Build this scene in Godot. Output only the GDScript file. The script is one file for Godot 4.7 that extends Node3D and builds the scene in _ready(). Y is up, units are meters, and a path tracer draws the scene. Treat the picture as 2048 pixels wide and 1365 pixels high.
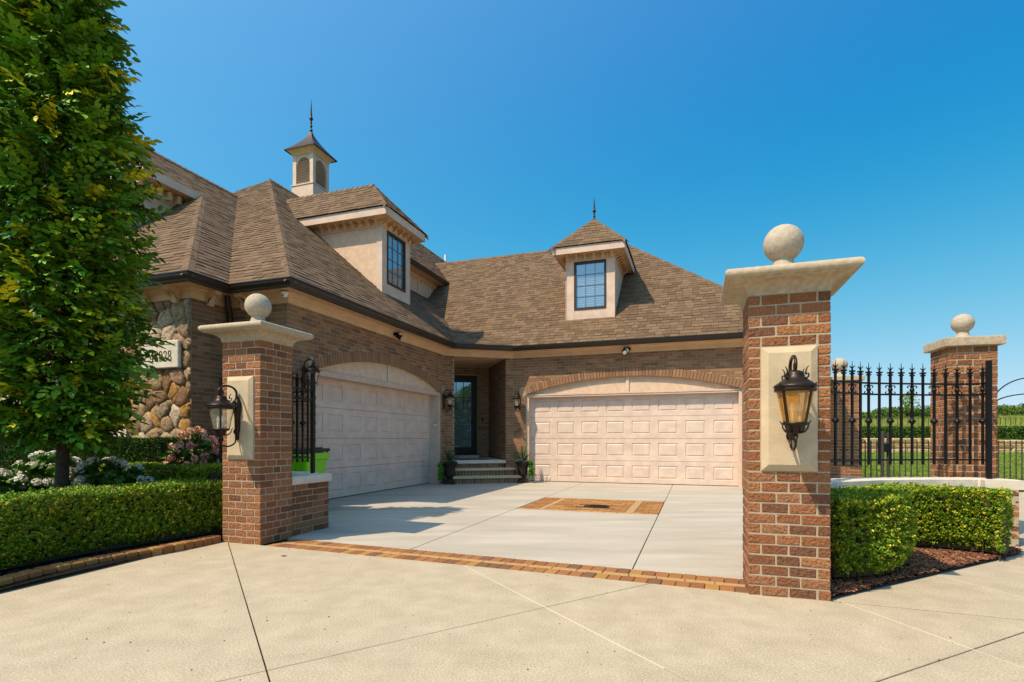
extends Node3D
# Plan metres: x to the right, z away from the camera (Godot -z), h up. The house and its gate pillars share one turn.
const TURN := -0.32877
const D1 := Vector2(0.32285, 0.94645)
const D2 := Vector2(0.94645, -0.32285)
const HOUSE := Vector2(-3.365, 8.024)
var rng := RandomNumberGenerator.new()
var M := {}
var taken := {}
var house: Node3D


class MB:
	var v := PackedVector3Array()
	var n := PackedVector3Array()
	var c := PackedColorArray()
	var col := Color.WHITE

	func tri(a: Vector3, b: Vector3, d: Vector3) -> void:
		var m := (d - a).cross(b - a).normalized()
		v.append(a); v.append(b); v.append(d)
		n.append(m); n.append(m); n.append(m)
		c.append(col); c.append(col); c.append(col)

	func quad(a: Vector3, b: Vector3, d: Vector3, e: Vector3) -> void:
		tri(a, b, d)
		tri(a, d, e)

	func outq(a: Vector3, b: Vector3, d: Vector3, e: Vector3, mid: Vector3) -> void:
		if (d - a).cross(b - a).dot((a + b + d + e) * 0.25 - mid) >= 0.0:
			quad(a, b, d, e)
		else:
			quad(a, e, d, b)

	func outt(a: Vector3, b: Vector3, d: Vector3, mid: Vector3) -> void:
		if (d - a).cross(b - a).dot((a + b + d) / 3.0 - mid) >= 0.0:
			tri(a, b, d)
		else:
			tri(a, d, b)

	func smooth(a: Vector3, b: Vector3, d: Vector3, na: Vector3, nb: Vector3, nd: Vector3) -> void:
		if (d - a).cross(b - a).dot(na + nb + nd) < 0.0:
			var t := b
			b = d
			d = t
			t = nb
			nb = nd
			nd = t
		v.append(a); v.append(b); v.append(d)
		n.append(na); n.append(nb); n.append(nd)
		c.append(col); c.append(col); c.append(col)

	func box(p: Vector3, q: Vector3) -> void:
		var lo := Vector3(minf(p.x, q.x), minf(p.y, q.y), minf(p.z, q.z))
		var hi := Vector3(maxf(p.x, q.x), maxf(p.y, q.y), maxf(p.z, q.z))
		obox(Transform3D(Basis(), (lo + hi) * 0.5), hi - lo)

	func obox(x: Transform3D, s: Vector3) -> void:
		var h := s * 0.5
		var p := []
		for i in 8:
			p.append(x * Vector3(h.x if i & 1 else -h.x, h.y if i & 2 else -h.y, h.z if i & 4 else -h.z))
		for f in [[0, 1, 3, 2], [4, 5, 7, 6], [0, 1, 5, 4], [2, 3, 7, 6], [0, 2, 6, 4], [1, 3, 7, 5]]:
			outq(p[f[0]], p[f[1]], p[f[2]], p[f[3]], x.origin)

	# a bar between two points, w wide and t thick, with its width along side
	func bar(a: Vector3, b: Vector3, w: float, t: float, side: Vector3) -> void:
		var y := (b - a).normalized()
		var z := side.cross(y).normalized()
		var s := y.cross(z).normalized()
		obox(Transform3D(Basis(s, y, z), (a + b) * 0.5), Vector3(w, (b - a).length(), t))

	func bevel(x: Transform3D, s: Vector3, b: float, jit := 0.0, r: RandomNumberGenerator = null) -> void:
		var h := s * 0.5
		var p := {}
		for i in 8:
			var g := Vector3(1.0 if i & 1 else -1.0, 1.0 if i & 2 else -1.0, 1.0 if i & 4 else -1.0)
			var j := Vector3.ZERO
			if jit > 0.0:
				j = Vector3(r.randf_range(-jit, jit), r.randf_range(-jit, jit), r.randf_range(-jit, jit))
			for k in 3:
				var q := Vector3(g.x * (h.x - b), g.y * (h.y - b), g.z * (h.z - b))
				q[k] = g[k] * h[k]
				p[i * 3 + k] = x * (q + j)
		var m := x.origin
		for k in 3:
			var u: int = 1 << ((k + 1) % 3)
			var w: int = 1 << ((k + 2) % 3)
			for sgn in 2:
				var o: int = (1 << k) * sgn
				outq(p[o * 3 + k], p[(o + u) * 3 + k], p[(o + u + w) * 3 + k], p[(o + w) * 3 + k], m)
			var l: int = (k + 1) % 3
			var mm: int = (k + 2) % 3
			for e in 4:
				var o2: int = (u if e & 1 else 0) + (w if e & 2 else 0)
				var o3: int = o2 + (1 << k)
				outq(p[o2 * 3 + l], p[o3 * 3 + l], p[o3 * 3 + mm], p[o2 * 3 + mm], m)
		for i in 8:
			outt(p[i * 3], p[i * 3 + 1], p[i * 3 + 2], m)

	func tube(pts: Array, r0: float, r1: float = -1.0, sides := 6) -> void:
		if r1 < 0.0:
			r1 = r0
		var rings := []
		var norms := []
		var up := Vector3.UP
		for i in pts.size():
			var t: Vector3 = (pts[mini(i + 1, pts.size() - 1)] - pts[maxi(i - 1, 0)]).normalized()
			if absf(t.dot(up)) > 0.95:
				up = Vector3.RIGHT if absf(t.x) < 0.9 else Vector3.FORWARD
			var a := t.cross(up).normalized()
			var b := a.cross(t).normalized()
			up = b
			var r := lerpf(r0, r1, float(i) / maxf(1.0, pts.size() - 1))
			var ring := []
			var nn := []
			for k in sides:
				var w := TAU * k / sides
				var d := a * cos(w) + b * sin(w)
				ring.append(pts[i] + d * r)
				nn.append(d)
			rings.append(ring)
			norms.append(nn)
		for i in pts.size() - 1:
			for k in sides:
				var l := (k + 1) % sides
				smooth(rings[i][k], rings[i][l], rings[i + 1][l], norms[i][k], norms[i][l], norms[i + 1][l])
				smooth(rings[i][k], rings[i + 1][l], rings[i + 1][k], norms[i][k], norms[i + 1][l], norms[i + 1][k])
		for e in [0, pts.size() - 1]:
			var away: Vector3 = pts[1] if e == 0 else pts[e - 1]
			for k in range(1, sides - 1):
				outt(rings[e][0], rings[e][k], rings[e][k + 1], away)

	# prof: Vector2(radius, height) from bottom to top
	func lathe(prof: Array, sides: int, x: Transform3D, hard := false, turn := 0.0) -> void:
		for i in prof.size() - 1:
			var a: Vector2 = prof[i]
			var b: Vector2 = prof[i + 1]
			for k in sides:
				var w0 := TAU * k / sides + turn
				var w1 := TAU * (k + 1) / sides + turn
				var pa := x * Vector3(a.x * cos(w0), a.y, a.x * sin(w0))
				var pb := x * Vector3(a.x * cos(w1), a.y, a.x * sin(w1))
				var pc := x * Vector3(b.x * cos(w1), b.y, b.x * sin(w1))
				var pd := x * Vector3(b.x * cos(w0), b.y, b.x * sin(w0))
				if hard:
					var mid := x * Vector3(0, (a.y + b.y) * 0.5, 0)
					outq(pa, pb, pc, pd, mid)
				else:
					var na := nrm(prof, i, w0, x)
					var nb := nrm(prof, i, w1, x)
					var nc := nrm(prof, i + 1, w1, x)
					var nd := nrm(prof, i + 1, w0, x)
					smooth(pa, pb, pc, na, nb, nc)
					smooth(pa, pc, pd, na, nc, nd)

	func nrm(prof: Array, i: int, w: float, x: Transform3D) -> Vector3:
		var t: Vector2 = prof[mini(i + 1, prof.size() - 1)] - prof[maxi(i - 1, 0)]
		return (x.basis * Vector3(t.y * cos(w), -t.x, t.y * sin(w))).normalized()

	# a flat polygon (convex) given in order
	func fan(p: Array) -> void:
		for i in range(1, p.size() - 1):
			tri(p[0], p[i], p[i + 1])

	func mesh() -> ArrayMesh:
		var a := []
		a.resize(Mesh.ARRAY_MAX)
		a[Mesh.ARRAY_VERTEX] = v
		a[Mesh.ARRAY_NORMAL] = n
		a[Mesh.ARRAY_COLOR] = c
		var m := ArrayMesh.new()
		m.add_surface_from_arrays(Mesh.PRIMITIVE_TRIANGLES, a)
		return m


func V(x: float, h: float, z: float) -> Vector3:
	return Vector3(x, h, -z)


func L(n: float, h: float, d: float) -> Vector3: # house frame: n right of the garage wall, d along it away from us
	return Vector3(n, h, -d)


func plan(n: float, d: float) -> Vector2:
	return HOUSE + D2 * n + D1 * d


func lin(c: Color) -> Color:
	return c.srgb_to_linear()


func numbered(parent: Node, called: String) -> String:
	var key := str(parent.get_instance_id()) + called
	var k: int = taken.get(key, 0)
	taken[key] = k + 1
	return called if k == 0 else "%s_%03d" % [called, k]


func put(called: String, mesh: Mesh, m: Material, parent: Node, at := Vector3.ZERO, turn := 0.0) -> MeshInstance3D:
	var o := MeshInstance3D.new()
	o.name = numbered(parent, called)
	o.mesh = mesh
	if m:
		o.material_override = m
	o.position = at
	o.rotation.y = turn
	parent.add_child(o, true)
	return o


func thing(called: String, label: String, category: String, at := Vector3.ZERO, turn := 0.0, group := "") -> Node3D:
	var o := Node3D.new()
	o.name = numbered(self, called)
	add_child(o, true)
	o.position = at
	o.rotation.y = turn
	tag(o, label, category, group)
	return o


func tag(o: Node, label: String, category: String, group := "") -> void:
	o.set_meta("label", label)
	o.set_meta("category", category)
	if group:
		o.set_meta("group", group)


func stuff(o: Node) -> Node:
	o.set_meta("kind", "stuff")
	return o


func struct(o: Node) -> Node:
	o.set_meta("kind", "structure")
	return o


# ---------- materials ----------
func noise_tex(freq: float, lo: Color, hi: Color, octaves := 4, seed_ := 1, kind := FastNoiseLite.TYPE_SIMPLEX_SMOOTH, size := 512, mid := -1.0) -> NoiseTexture2D:
	var f := FastNoiseLite.new()
	f.noise_type = kind
	f.frequency = freq
	f.seed = seed_
	f.fractal_octaves = octaves
	f.fractal_gain = 0.6
	var t := NoiseTexture2D.new()
	t.width = size
	t.height = size
	t.seamless = true
	t.noise = f
	var g := Gradient.new()
	g.set_color(0, lo)
	g.set_color(1, hi)
	if mid >= 0.0:
		g.set_offset(0, mid)
	t.color_ramp = g
	return t


func normal_tex(freq: float, strength: float, seed_ := 5, octaves := 4) -> NoiseTexture2D:
	var f := FastNoiseLite.new()
	f.frequency = freq
	f.seed = seed_
	f.fractal_octaves = octaves
	f.fractal_gain = 0.6
	var t := NoiseTexture2D.new()
	t.width = 512
	t.height = 512
	t.seamless = true
	t.noise = f
	t.as_normal_map = true
	t.bump_strength = strength
	return t


func mat(called: String, c: Color, rough := 0.9, tex: Texture2D = null, scale := 1.0, norm: Texture2D = null, nscale := 1.0, vcol := false) -> StandardMaterial3D:
	var m := StandardMaterial3D.new()
	m.resource_name = called
	m.albedo_color = c
	m.roughness = rough
	m.metallic_specular = 0.4
	if tex or norm:
		m.uv1_triplanar = true
		m.uv1_world_triplanar = true
		m.uv1_scale = Vector3.ONE * scale
		m.albedo_texture = tex
	if norm:
		m.normal_enabled = true
		m.normal_texture = norm
		m.normal_scale = nscale
	m.vertex_color_use_as_albedo = vcol
	M[called] = m
	return m


func build_materials() -> void:
	var grain := noise_tex(0.03, Color(0.72, 0.72, 0.72), Color(1, 1, 1), 5, 3)
	var fine := noise_tex(0.09, Color(0.62, 0.6, 0.58), Color(1, 1, 1), 4, 7)
	var speck := noise_tex(0.2, Color(0.76, 0.735, 0.69), Color(1, 1, 1), 2, 11)
	var blotch := noise_tex(0.008, Color(0.86, 0.86, 0.87), Color(1, 1, 1), 6, 21)
	var lichen := noise_tex(0.022, Color(0.74, 0.71, 0.66), Color(1, 1, 1), 6, 33)
	var stain := noise_tex(0.012, Color(0.66, 0.61, 0.54), Color(1, 1, 1), 6, 31, FastNoiseLite.TYPE_SIMPLEX_SMOOTH, 512, 0.25)
	var pitted := noise_tex(0.06, Color(0.67, 0.645, 0.62), Color(1, 1, 1), 5, 17)
	var rough_n := normal_tex(0.04, 6.0)
	var fine_n := normal_tex(0.12, 5.0, 9)
	var wavy_n := normal_tex(0.02, 8.0, 13, 2)
	# gate pillar bricks and house bricks, a few tones each
	var tones := [Color(0.67, 0.45, 0.305), Color(0.63, 0.41, 0.27), Color(0.71, 0.49, 0.33), Color(0.57, 0.375, 0.255), Color(0.66, 0.465, 0.335), Color(0.52, 0.355, 0.265)]
	for i in tones.size():
		mat("pillar_brick_%d" % i, tones[i], 0.92, pitted, 1.5, rough_n, 1.5)
	var htones := [Color(0.67, 0.51, 0.39), Color(0.62, 0.465, 0.36), Color(0.72, 0.55, 0.415), Color(0.56, 0.42, 0.33), Color(0.70, 0.515, 0.38)]
	for i in htones.size():
		mat("house_brick_%d" % i, htones[i], 0.93, fine, 2.2, rough_n, 0.8)
	mat("house_brick", Color.WHITE, 0.93, fine, 2.2, rough_n, 0.8, true)
	mat("mortar", Color(0.80, 0.74, 0.64), 0.97, fine, 3.0, fine_n, 0.5)
	mat("house_mortar", Color(0.80, 0.72, 0.60), 0.97, fine, 3.0, fine_n, 0.5)
	mat("limestone", Color(0.77, 0.71, 0.625), 0.85, lichen, 1.6, fine_n, 0.35)
	mat("panel_stone", Color(0.785, 0.70, 0.575), 0.85, blotch, 1.2, fine_n, 0.3)
	mat("ball_stone", Color(0.76, 0.715, 0.66), 0.85, lichen, 2.4, fine_n, 0.4)
	mat("white_cap", Color(0.84, 0.80, 0.73), 0.85, blotch, 1.4, fine_n, 0.3)
	mat("concrete", Color(0.785, 0.73, 0.65), 0.93, null, 0.5, fine_n, 0.12)
	M.concrete.albedo_texture = speck
	M.concrete.uv1_scale = Vector3.ONE * 0.75
	M.concrete.detail_enabled = true
	M.concrete.detail_blend_mode = BaseMaterial3D.BLEND_MODE_MUL
	M.concrete.detail_albedo = noise_tex(0.02, Color(0.90, 0.895, 0.88), Color(1, 1, 1), 7, 41)
	M.concrete.detail_uv_layer = BaseMaterial3D.DETAIL_UV_2
	M.concrete.uv2_triplanar = true
	M.concrete.uv2_world_triplanar = true
	M.concrete.uv2_scale = Vector3.ONE * 0.31
	mat("court_concrete", Color(0.80, 0.765, 0.725), 0.93, speck, 0.75, fine_n, 0.12)
	M.court_concrete.detail_enabled = true
	M.court_concrete.detail_blend_mode = BaseMaterial3D.BLEND_MODE_MUL
	M.court_concrete.detail_albedo = noise_tex(0.007, Color(0.86, 0.855, 0.84), Color(1, 1, 1), 7, 43)
	M.court_concrete.detail_uv_layer = BaseMaterial3D.DETAIL_UV_2
	M.court_concrete.uv2_triplanar = true
	M.court_concrete.uv2_world_triplanar = true
	M.court_concrete.uv2_scale = Vector3(0.12, 0.3, 0.5)
	mat("joint", Color(0.22, 0.20, 0.17), 1.0, fine, 3.0)
	mat("joint_sealant", Color(0.88, 0.84, 0.76), 0.9, speck, 6.0)
	var ptones := [Color(0.70, 0.48, 0.28), Color(0.64, 0.42, 0.25), Color(0.76, 0.56, 0.31), Color(0.56, 0.39, 0.27)]
	for i in ptones.size():
		mat("paver_%d" % i, ptones[i], 0.92, fine, 2.0, rough_n, 0.7)
	mat("paver_light", Color(0.80, 0.64, 0.45), 0.92, fine, 2.0, rough_n, 0.6)
	mat("shingle", Color.WHITE, 0.96, speck, 5.0, fine_n, 0.6, true)
	for i in 4:
		mat("shingle_%d" % i, [Color(0.48, 0.39, 0.31), Color(0.45, 0.36, 0.285), Color(0.51, 0.415, 0.33), Color(0.42, 0.335, 0.265)][i], 0.96, speck, 5.0, fine_n, 0.6)
	mat("roof_deck", Color(0.20, 0.16, 0.13), 1.0)
	mat("trim", Color(0.845, 0.74, 0.665), 0.7, blotch, 0.8, fine_n, 0.15)
	mat("frieze", Color(0.86, 0.71, 0.56), 0.7, blotch, 0.8, fine_n, 0.15)
	mat("stucco", Color(0.86, 0.735, 0.625), 0.9, blotch, 1.5, fine_n, 0.25)
	mat("door_paint", Color(0.86, 0.765, 0.70), 0.5, blotch, 0.7)
	mat("gutter", Color(0.20, 0.165, 0.14), 0.4)
	mat("black_iron", Color(0.065, 0.065, 0.07), 0.45)
	M.black_iron.metallic = 0.3
	mat("bronze", Color(0.24, 0.20, 0.175), 0.4, grain, 6.0, rough_n, 0.3)
	M.bronze.metallic = 0.6
	mat("copper_roof", Color(0.27, 0.20, 0.165), 0.5, grain, 1.0)
	M.copper_roof.metallic = 0.5
	mat("door_black", Color(0.07, 0.065, 0.06), 0.4)
	mat("window_frame", Color(0.20, 0.175, 0.155), 0.5)
	mat("muntin", Color(0.40, 0.40, 0.39), 0.5)
	mat("room", Color(0.62, 0.60, 0.56), 1.0)
	mat("hall_panelling", Color(0.42, 0.31, 0.22), 0.6)
	mat("blind", Color(0.86, 0.87, 0.86), 0.6)
	for g in [["glass", Color(0.70, 0.80, 0.88, 0.02), 0.02], ["amber_glass", Color(0.86, 0.58, 0.08, 0.42), 0.03], ["clear_glass", Color(0.88, 0.82, 0.68, 0.16), 0.03]]:
		var m := mat(g[0], g[1], g[2])
		m.transparency = BaseMaterial3D.TRANSPARENCY_ALPHA
		m.metallic_specular = 0.75
	M.glass.metallic = 0.6
	for k in ["amber_glass", "clear_glass"]:
		M[k].normal_enabled = true
		M[k].normal_texture = wavy_n
		M[k].uv1_triplanar = true
		M[k].uv1_scale = Vector3.ONE * 5.0
		M[k].normal_scale = 0.5
	mat("candle", Color(0.82, 0.76, 0.62), 0.6)
	mat("bulb", Color(0.95, 0.93, 0.85), 0.1)
	var stones := [Color(0.80, 0.72, 0.62), Color(0.74, 0.64, 0.51), Color(0.78, 0.61, 0.36), Color(0.64, 0.51, 0.39), Color(0.85, 0.80, 0.73), Color(0.72, 0.59, 0.52), Color(0.70, 0.63, 0.55)]
	for i in stones.size():
		mat("stone_%d" % i, stones[i], 0.95, stain, 2.6, rough_n, 1.0)
	for i in 3:
		mat("ledge_%d" % i, [Color(0.80, 0.66, 0.46), Color(0.72, 0.57, 0.38), Color(0.84, 0.73, 0.56)][i], 0.95, grain, 0.6, rough_n, 1.0)
	var lawn_tex := noise_tex(0.06, Color(0.70, 0.74, 0.6), Color(1, 1, 1), 5, 51)
	mat("lawn", Color(0.47, 0.55, 0.22), 1.0, lawn_tex, 0.5)
	mat("meadow_soil", Color(0.50, 0.54, 0.26), 1.0, lawn_tex, 0.2)
	mat("soil", Color(0.17, 0.135, 0.115), 1.0, fine, 2.0, rough_n, 1.0)
	mat("mulch", Color.WHITE, 1.0, null, 1.0, null, 1.0, true)
	mat("bark", Color(0.36, 0.32, 0.28), 0.95, stain, 2.0, rough_n, 1.0)
	mat("hedge_core", Color(0.36, 0.31, 0.22), 1.0, fine, 4.0)
	for lf in [["leaf", 0.5, Color(0.15, 0.22, 0.04)], ["hedge_leaf", 0.5, Color(0.2, 0.27, 0.05)], ["petal", 0.8, Color(0.25, 0.22, 0.2)], ["blade", 0.7, Color(0.15, 0.2, 0.05)]]:
		var m2 := mat(lf[0], Color.WHITE, lf[1], null, 1.0, null, 1.0, true)
		m2.backlight_enabled = true
		m2.backlight = lf[2]
		m2.metallic_specular = 0.35
	mat("urn", Color(0.21, 0.155, 0.135), 0.55, grain, 3.0, rough_n, 0.4)
	mat("bin_green", Color(0.48, 0.78, 0.06), 0.4)
	mat("bin_lid", Color(0.08, 0.08, 0.075), 0.5)
	mat("bin_label", Color(0.86, 0.87, 0.84), 0.6)
	mat("white_plastic", Color(0.86, 0.85, 0.82), 0.4)
	mat("grey_plastic", Color(0.62, 0.60, 0.56), 0.5)
	mat("black_plastic", Color(0.05, 0.05, 0.05), 0.45)
	mat("lens", Color(0.86, 0.87, 0.84), 0.15)
	mat("lettering", Color(0.10, 0.085, 0.07), 0.7)
	mat("grate", Color(0.09, 0.08, 0.07), 0.6)
	mat("mat_fibre", Color(0.15, 0.12, 0.10), 1.0, fine, 6.0)
	mat("fence_grey", Color(0.27, 0.25, 0.23), 0.5)
	mat("dead_leaf", Color(0.62, 0.20, 0.08), 0.8)
	mat("red_sticker", Color(0.75, 0.13, 0.10), 0.6)


# ---------- camera, sky, sun ----------
func build_camera_and_light() -> void:
	var cam := Camera3D.new()
	cam.name = "camera"
	cam.projection = Camera3D.PROJECTION_FRUSTUM
	cam.near = 0.05
	cam.far = 2000.0
	cam.size = 2.0 * 0.05 * 682.5 / 1070.0
	cam.frustum_offset = Vector2(0, 0.05 * 197.5 / 1070.0)
	cam.position = Vector3(0, 1.05, 0)
	add_child(cam)
	cam.current = true
	var sun := DirectionalLight3D.new()
	sun.name = "sun"
	sun.light_energy = 1.35
	sun.light_color = Color(1.0, 0.925, 0.80)
	sun.light_angular_distance = 0.5
	sun.shadow_enabled = true
	add_child(sun)
	sun.look_at_from_position(Vector3.ZERO, Vector3(1.31, -2.15, -0.86))
	var env := Environment.new()
	env.background_mode = Environment.BG_SKY
	var sky := Sky.new()
	var sm := PanoramaSkyMaterial.new()
	sm.panorama = ImageTexture.create_from_image(sky_image(Vector3(-1.31, 2.15, 0.86).normalized()))
	sky.sky_material = sm
	env.sky = sky
	env.background_energy_multiplier = 1.0
	env.tonemap_mode = Environment.TONE_MAPPER_LINEAR
	env.tonemap_exposure = 1.44
	env.sdfgi_enabled = true
	env.ssao_enabled = true
	env.ssil_enabled = true
	var we := WorldEnvironment.new()
	we.name = "world_environment"
	we.environment = env
	add_child(we)


# clear summer sky: deep blue overhead, paler at the horizon and, through thin haze, towards the sun
func sky_image(sun: Vector3) -> Image:
	var w := 512
	var h := 256
	var im := Image.create(w, h, false, Image.FORMAT_RGBF)
	var top := Color(0.0, 0.112, 0.37)
	var horizon := Color(0.58, 0.63, 0.70)
	var haze := Color(0.28, 0.60, 0.88)
	var ground := Color(0.20, 0.18, 0.14)
	for y in h:
		var el := PI * (0.5 - (y + 0.5) / h)
		for x in w:
			var az := TAU * (x + 0.5) / w
			var d := Vector3(sin(az) * cos(el), sin(el), -cos(az) * cos(el))
			var k := 1.0 - clampf(d.y, 0.0, 1.0)
			var c := Color(lerpf(top.r, horizon.r, pow(k, 7.0)), lerpf(top.g, horizon.g, pow(k, 3.0)), lerpf(top.b, horizon.b, pow(k, 2.6)))
			c = c.lerp(haze, 0.80 * pow(clampf((d.dot(sun) + 0.25) / 1.25, 0.0, 1.0), 1.6))
			var near := pow(clampf(d.dot(sun), 0.0, 1.0), 7.0)
			c = Color(c.r + 0.95 * near, c.g + 0.90 * near, c.b + 0.78 * near)
			if d.y < 0.0:
				c = c.lerp(ground, clampf(-d.y * 12.0, 0.0, 1.0))
			im.set_pixel(x, y, c)
	return im


# ---------- plan polygons ----------
func cut(poly: Array, p: Vector2, dir: Vector2, keep_left: bool, off: float) -> Array:
	var nn := Vector2(-dir.y, dir.x).normalized()
	if not keep_left:
		nn = -nn
	var out := []
	for i in poly.size():
		var a: Vector2 = poly[i]
		var b: Vector2 = poly[(i + 1) % poly.size()]
		var da := (a - p).dot(nn) - off
		var db := (b - p).dot(nn) - off
		if da >= 0.0:
			out.append(a)
		if (da >= 0.0) != (db >= 0.0):
			out.append(a.lerp(b, da / (da - db)))
	return out


func split(polys: Array, p: Vector2, q: Vector2, gap := 0.008) -> Array:
	var out := []
	for poly in polys:
		for side in [true, false]:
			var k := cut(poly, p, q - p, side, gap * 0.5)
			if k.size() >= 3:
				out.append(k)
	return out


func slab_mesh(poly: Array, top: float, thick: float, chamfer := 0.006) -> ArrayMesh:
	var mb := MB.new()
	var mid := Vector2.ZERO
	for p in poly:
		mid += p
	mid /= poly.size()
	var inner := []
	for p in poly:
		inner.append(p + (mid - p).normalized() * chamfer)
	var m3 := V(mid.x, top - thick * 0.5, mid.y)
	for i in range(1, poly.size() - 1):
		mb.outt(V(inner[0].x, top, inner[0].y), V(inner[i].x, top, inner[i].y), V(inner[i + 1].x, top, inner[i + 1].y), m3)
	for i in poly.size():
		var a: Vector2 = poly[i]
		var b: Vector2 = poly[(i + 1) % poly.size()]
		var c: Vector2 = inner[(i + 1) % poly.size()]
		var d: Vector2 = inner[i]
		mb.outq(V(a.x, top - chamfer, a.y), V(b.x, top - chamfer, b.y), V(c.x, top, c.y), V(d.x, top, d.y), m3)
		mb.outq(V(a.x, top - chamfer, a.y), V(b.x, top - chamfer, b.y), V(b.x, top - thick, b.y), V(a.x, top - thick, a.y), m3)
	return mb.mesh()


func sheet(poly: Array, y: float) -> ArrayMesh:
	var mb := MB.new()
	for i in range(1, poly.size() - 1):
		mb.outt(V(poly[0].x, y, poly[0].y), V(poly[i].x, y, poly[i].y), V(poly[i + 1].x, y, poly[i + 1].y), V(poly[0].x, y - 9.0, poly[0].y))
	return mb.mesh()


func strip(a: Vector2, b: Vector2, w: float, y: float) -> ArrayMesh:
	var s := (b - a).normalized().orthogonal() * w * 0.5
	return sheet([a - s, b - s, b + s, a + s], y)


func build_ground() -> void:
	var lawn := put("lawn", sheet([Vector2(-250, -150), Vector2(250, -150), Vector2(250, 42), Vector2(-250, 42)], -0.03), M.lawn, self)
	struct(lawn)
	# driveway in front of the gate
	var drive := Node3D.new()
	drive.name = "driveway"
	add_child(drive)
	struct(drive)
	var low := Vector2(-2.447, 5.3)
	var t := Vector2(0.927, -0.375)
	var m := Vector2(0.375, 0.927)
	var far_l := low - t * 10.0
	var far_r := low + t * 30.0
	var fore := [Vector2(-14, -16), Vector2(25, -16), far_r, far_l, Vector2(-14, 9)]
	fore = cut(fore, low, t, false, 0.0)
	var right := [Vector2(1.9, 3.57), far_r, Vector2(26, 10.7), Vector2(7.1, 10.7), Vector2(2.02, 3.93)]
	put("joint_bed", sheet(fore, -0.016), M.joint, drive)
	put("joint_bed", sheet(right, -0.016), M.joint, drive)
	var polys := [fore, right]
	for ln in [[Vector2(-1.138, 2.416), Vector2(0.184, 3.334)], [Vector2(1.572, 2.316), Vector2(2.793, 2.918)], [Vector2(-2.803, 5.3), Vector2(-1.046, 2.316)]]:
		polys = split(polys, ln[0], ln[1], 0.0075)
	for ln in [[Vector2(-0.39, 4.441), Vector2(0.58, 2.675)], [Vector2(2.151, 3.405), Vector2(2.357, 2.469)], [Vector2(3.30, 4.085), Vector2(3.41, 3.567)]]:
		polys = split(polys, ln[0], ln[1], 0.009)
		var dd: Vector2 = (ln[1] - ln[0]).normalized()
		put("joint_sealant", strip(ln[0] - dd * 0.2, ln[1] + dd * 0.25, 0.0075, -0.0015), M.joint_sealant, drive)
	for p in polys:
		put("concrete_slab", slab_mesh(p, 0.0, 0.09, 0.003), M.concrete, drive)
	# garage court
	var court := Node3D.new()
	court.name = "garage_court"
	add_child(court)
	struct(court)
	var up := low + m * 0.385
	var all := [up - t * 3.2, up + t * 4.42, Vector2(2.02, 3.93), Vector2(8.4, 12.4), Vector2(8.4, 17), Vector2(-6, 17)]
	all = [up - t * 3.2, up + t * 4.50, Vector2(8.4, 12.4), Vector2(8.4, 17), Vector2(-6, 17)]
	put("joint_bed", sheet(all, -0.016), M.joint, court)
	var na := plan(3.2, 0)
	var nb := plan(5.3, 0)
	var cols := split([all], na, na + D1, 0.009)
	cols = split(cols, nb, nb + D1, 0.009)
	for c in cols:
		var mid := Vector2.ZERO
		for p in c:
			mid += p
		mid /= c.size()
		var nn := (mid - HOUSE).dot(D2)
		if nn > 3.2 and nn < 5.3:
			var lo := cut(c, plan(3, 1.2), D2, false, 0.004)
			var hi := cut(c, plan(3, 2.95), D2, true, 0.004)
			put("concrete_slab", slab_mesh(lo, 0.0, 0.09, 0.003), M.court_concrete, court)
			put("concrete_slab", slab_mesh(hi, 0.0, 0.09, 0.003), M.court_concrete, court)
		else:
			put("concrete_slab", slab_mesh(c, 0.0, 0.09, 0.003), M.court_concrete, court)
	# paver panel round the drain
	var cuts := {}
	var fld := func(n0: float, n1: float, d0: float, d1: float, matn: String) -> void:
		if n1 > 4.18 and n0 < 4.46 and d1 > 1.75 and d0 < 2.1:
			return
		var key := "%.3f_%.3f" % [n1 - n0, d1 - d0]
		if not cuts.has(key):
			var mb := MB.new()
			mb.bevel(Transform3D(), Vector3(n1 - n0 - 0.005, 0.05, d1 - d0 - 0.005), 0.004)
			cuts[key] = mb.mesh()
		var w := plan((n0 + n1) * 0.5, (d0 + d1) * 0.5)
		put("paver", cuts[key], M[matn], court, V(w.x, -0.024 + rng.randf_range(-0.001, 0.001), w.y), TURN)
	var n0 := 3.21
	while n0 < 5.28:
		var n1 := minf(n0 + 0.19, 5.295)
		fld.call(n0, n1, 1.21, 1.30, "paver_light")
		fld.call(n0, n1, 2.85, 2.94, "paver_light")
		n0 = n1
	var row := 0
	var d := 1.30
	while d < 2.84:
		fld.call(3.52, 3.62, d, d + 0.155, "paver_light")
		fld.call(4.82, 4.95, d, d + 0.155, "paver_light")
		for span in [[3.21, 3.52], [3.62, 4.82], [4.95, 5.295]]:
			var a: float = span[0]
			for k2 in 2:
				a = span[0]
				var first := true
				while a < span[1] - 0.01:
					var b := minf(a + (0.1 if first and (row + k2) % 2 == 0 else 0.2), span[1])
					first = false
					fld.call(a, b, d + k2 * 0.0775, d + k2 * 0.0775 + 0.0775, "paver_%d" % [0, 0, 2, 1][rng.randi() % 4])
					a = b
		row += 1
		d += 0.155
	var gr := thing("drain_grate", "small black drain grate set in the brick paver panel", "drain", V(plan(4.32, 1.92).x, 0, plan(4.32, 1.92).y), TURN)
	var gb := MB.new()
	for s in [-1, 1]:
		gb.box(Vector3(s * 0.132, -0.04, -0.165), Vector3(s * 0.118, 0.003, 0.165))
		gb.box(Vector3(-0.118, -0.04, s * 0.165), Vector3(0.118, 0.003, s * 0.151))
	put("grate_frame", gb.mesh(), M.grate, gr)
	var bb := MB.new()
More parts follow.
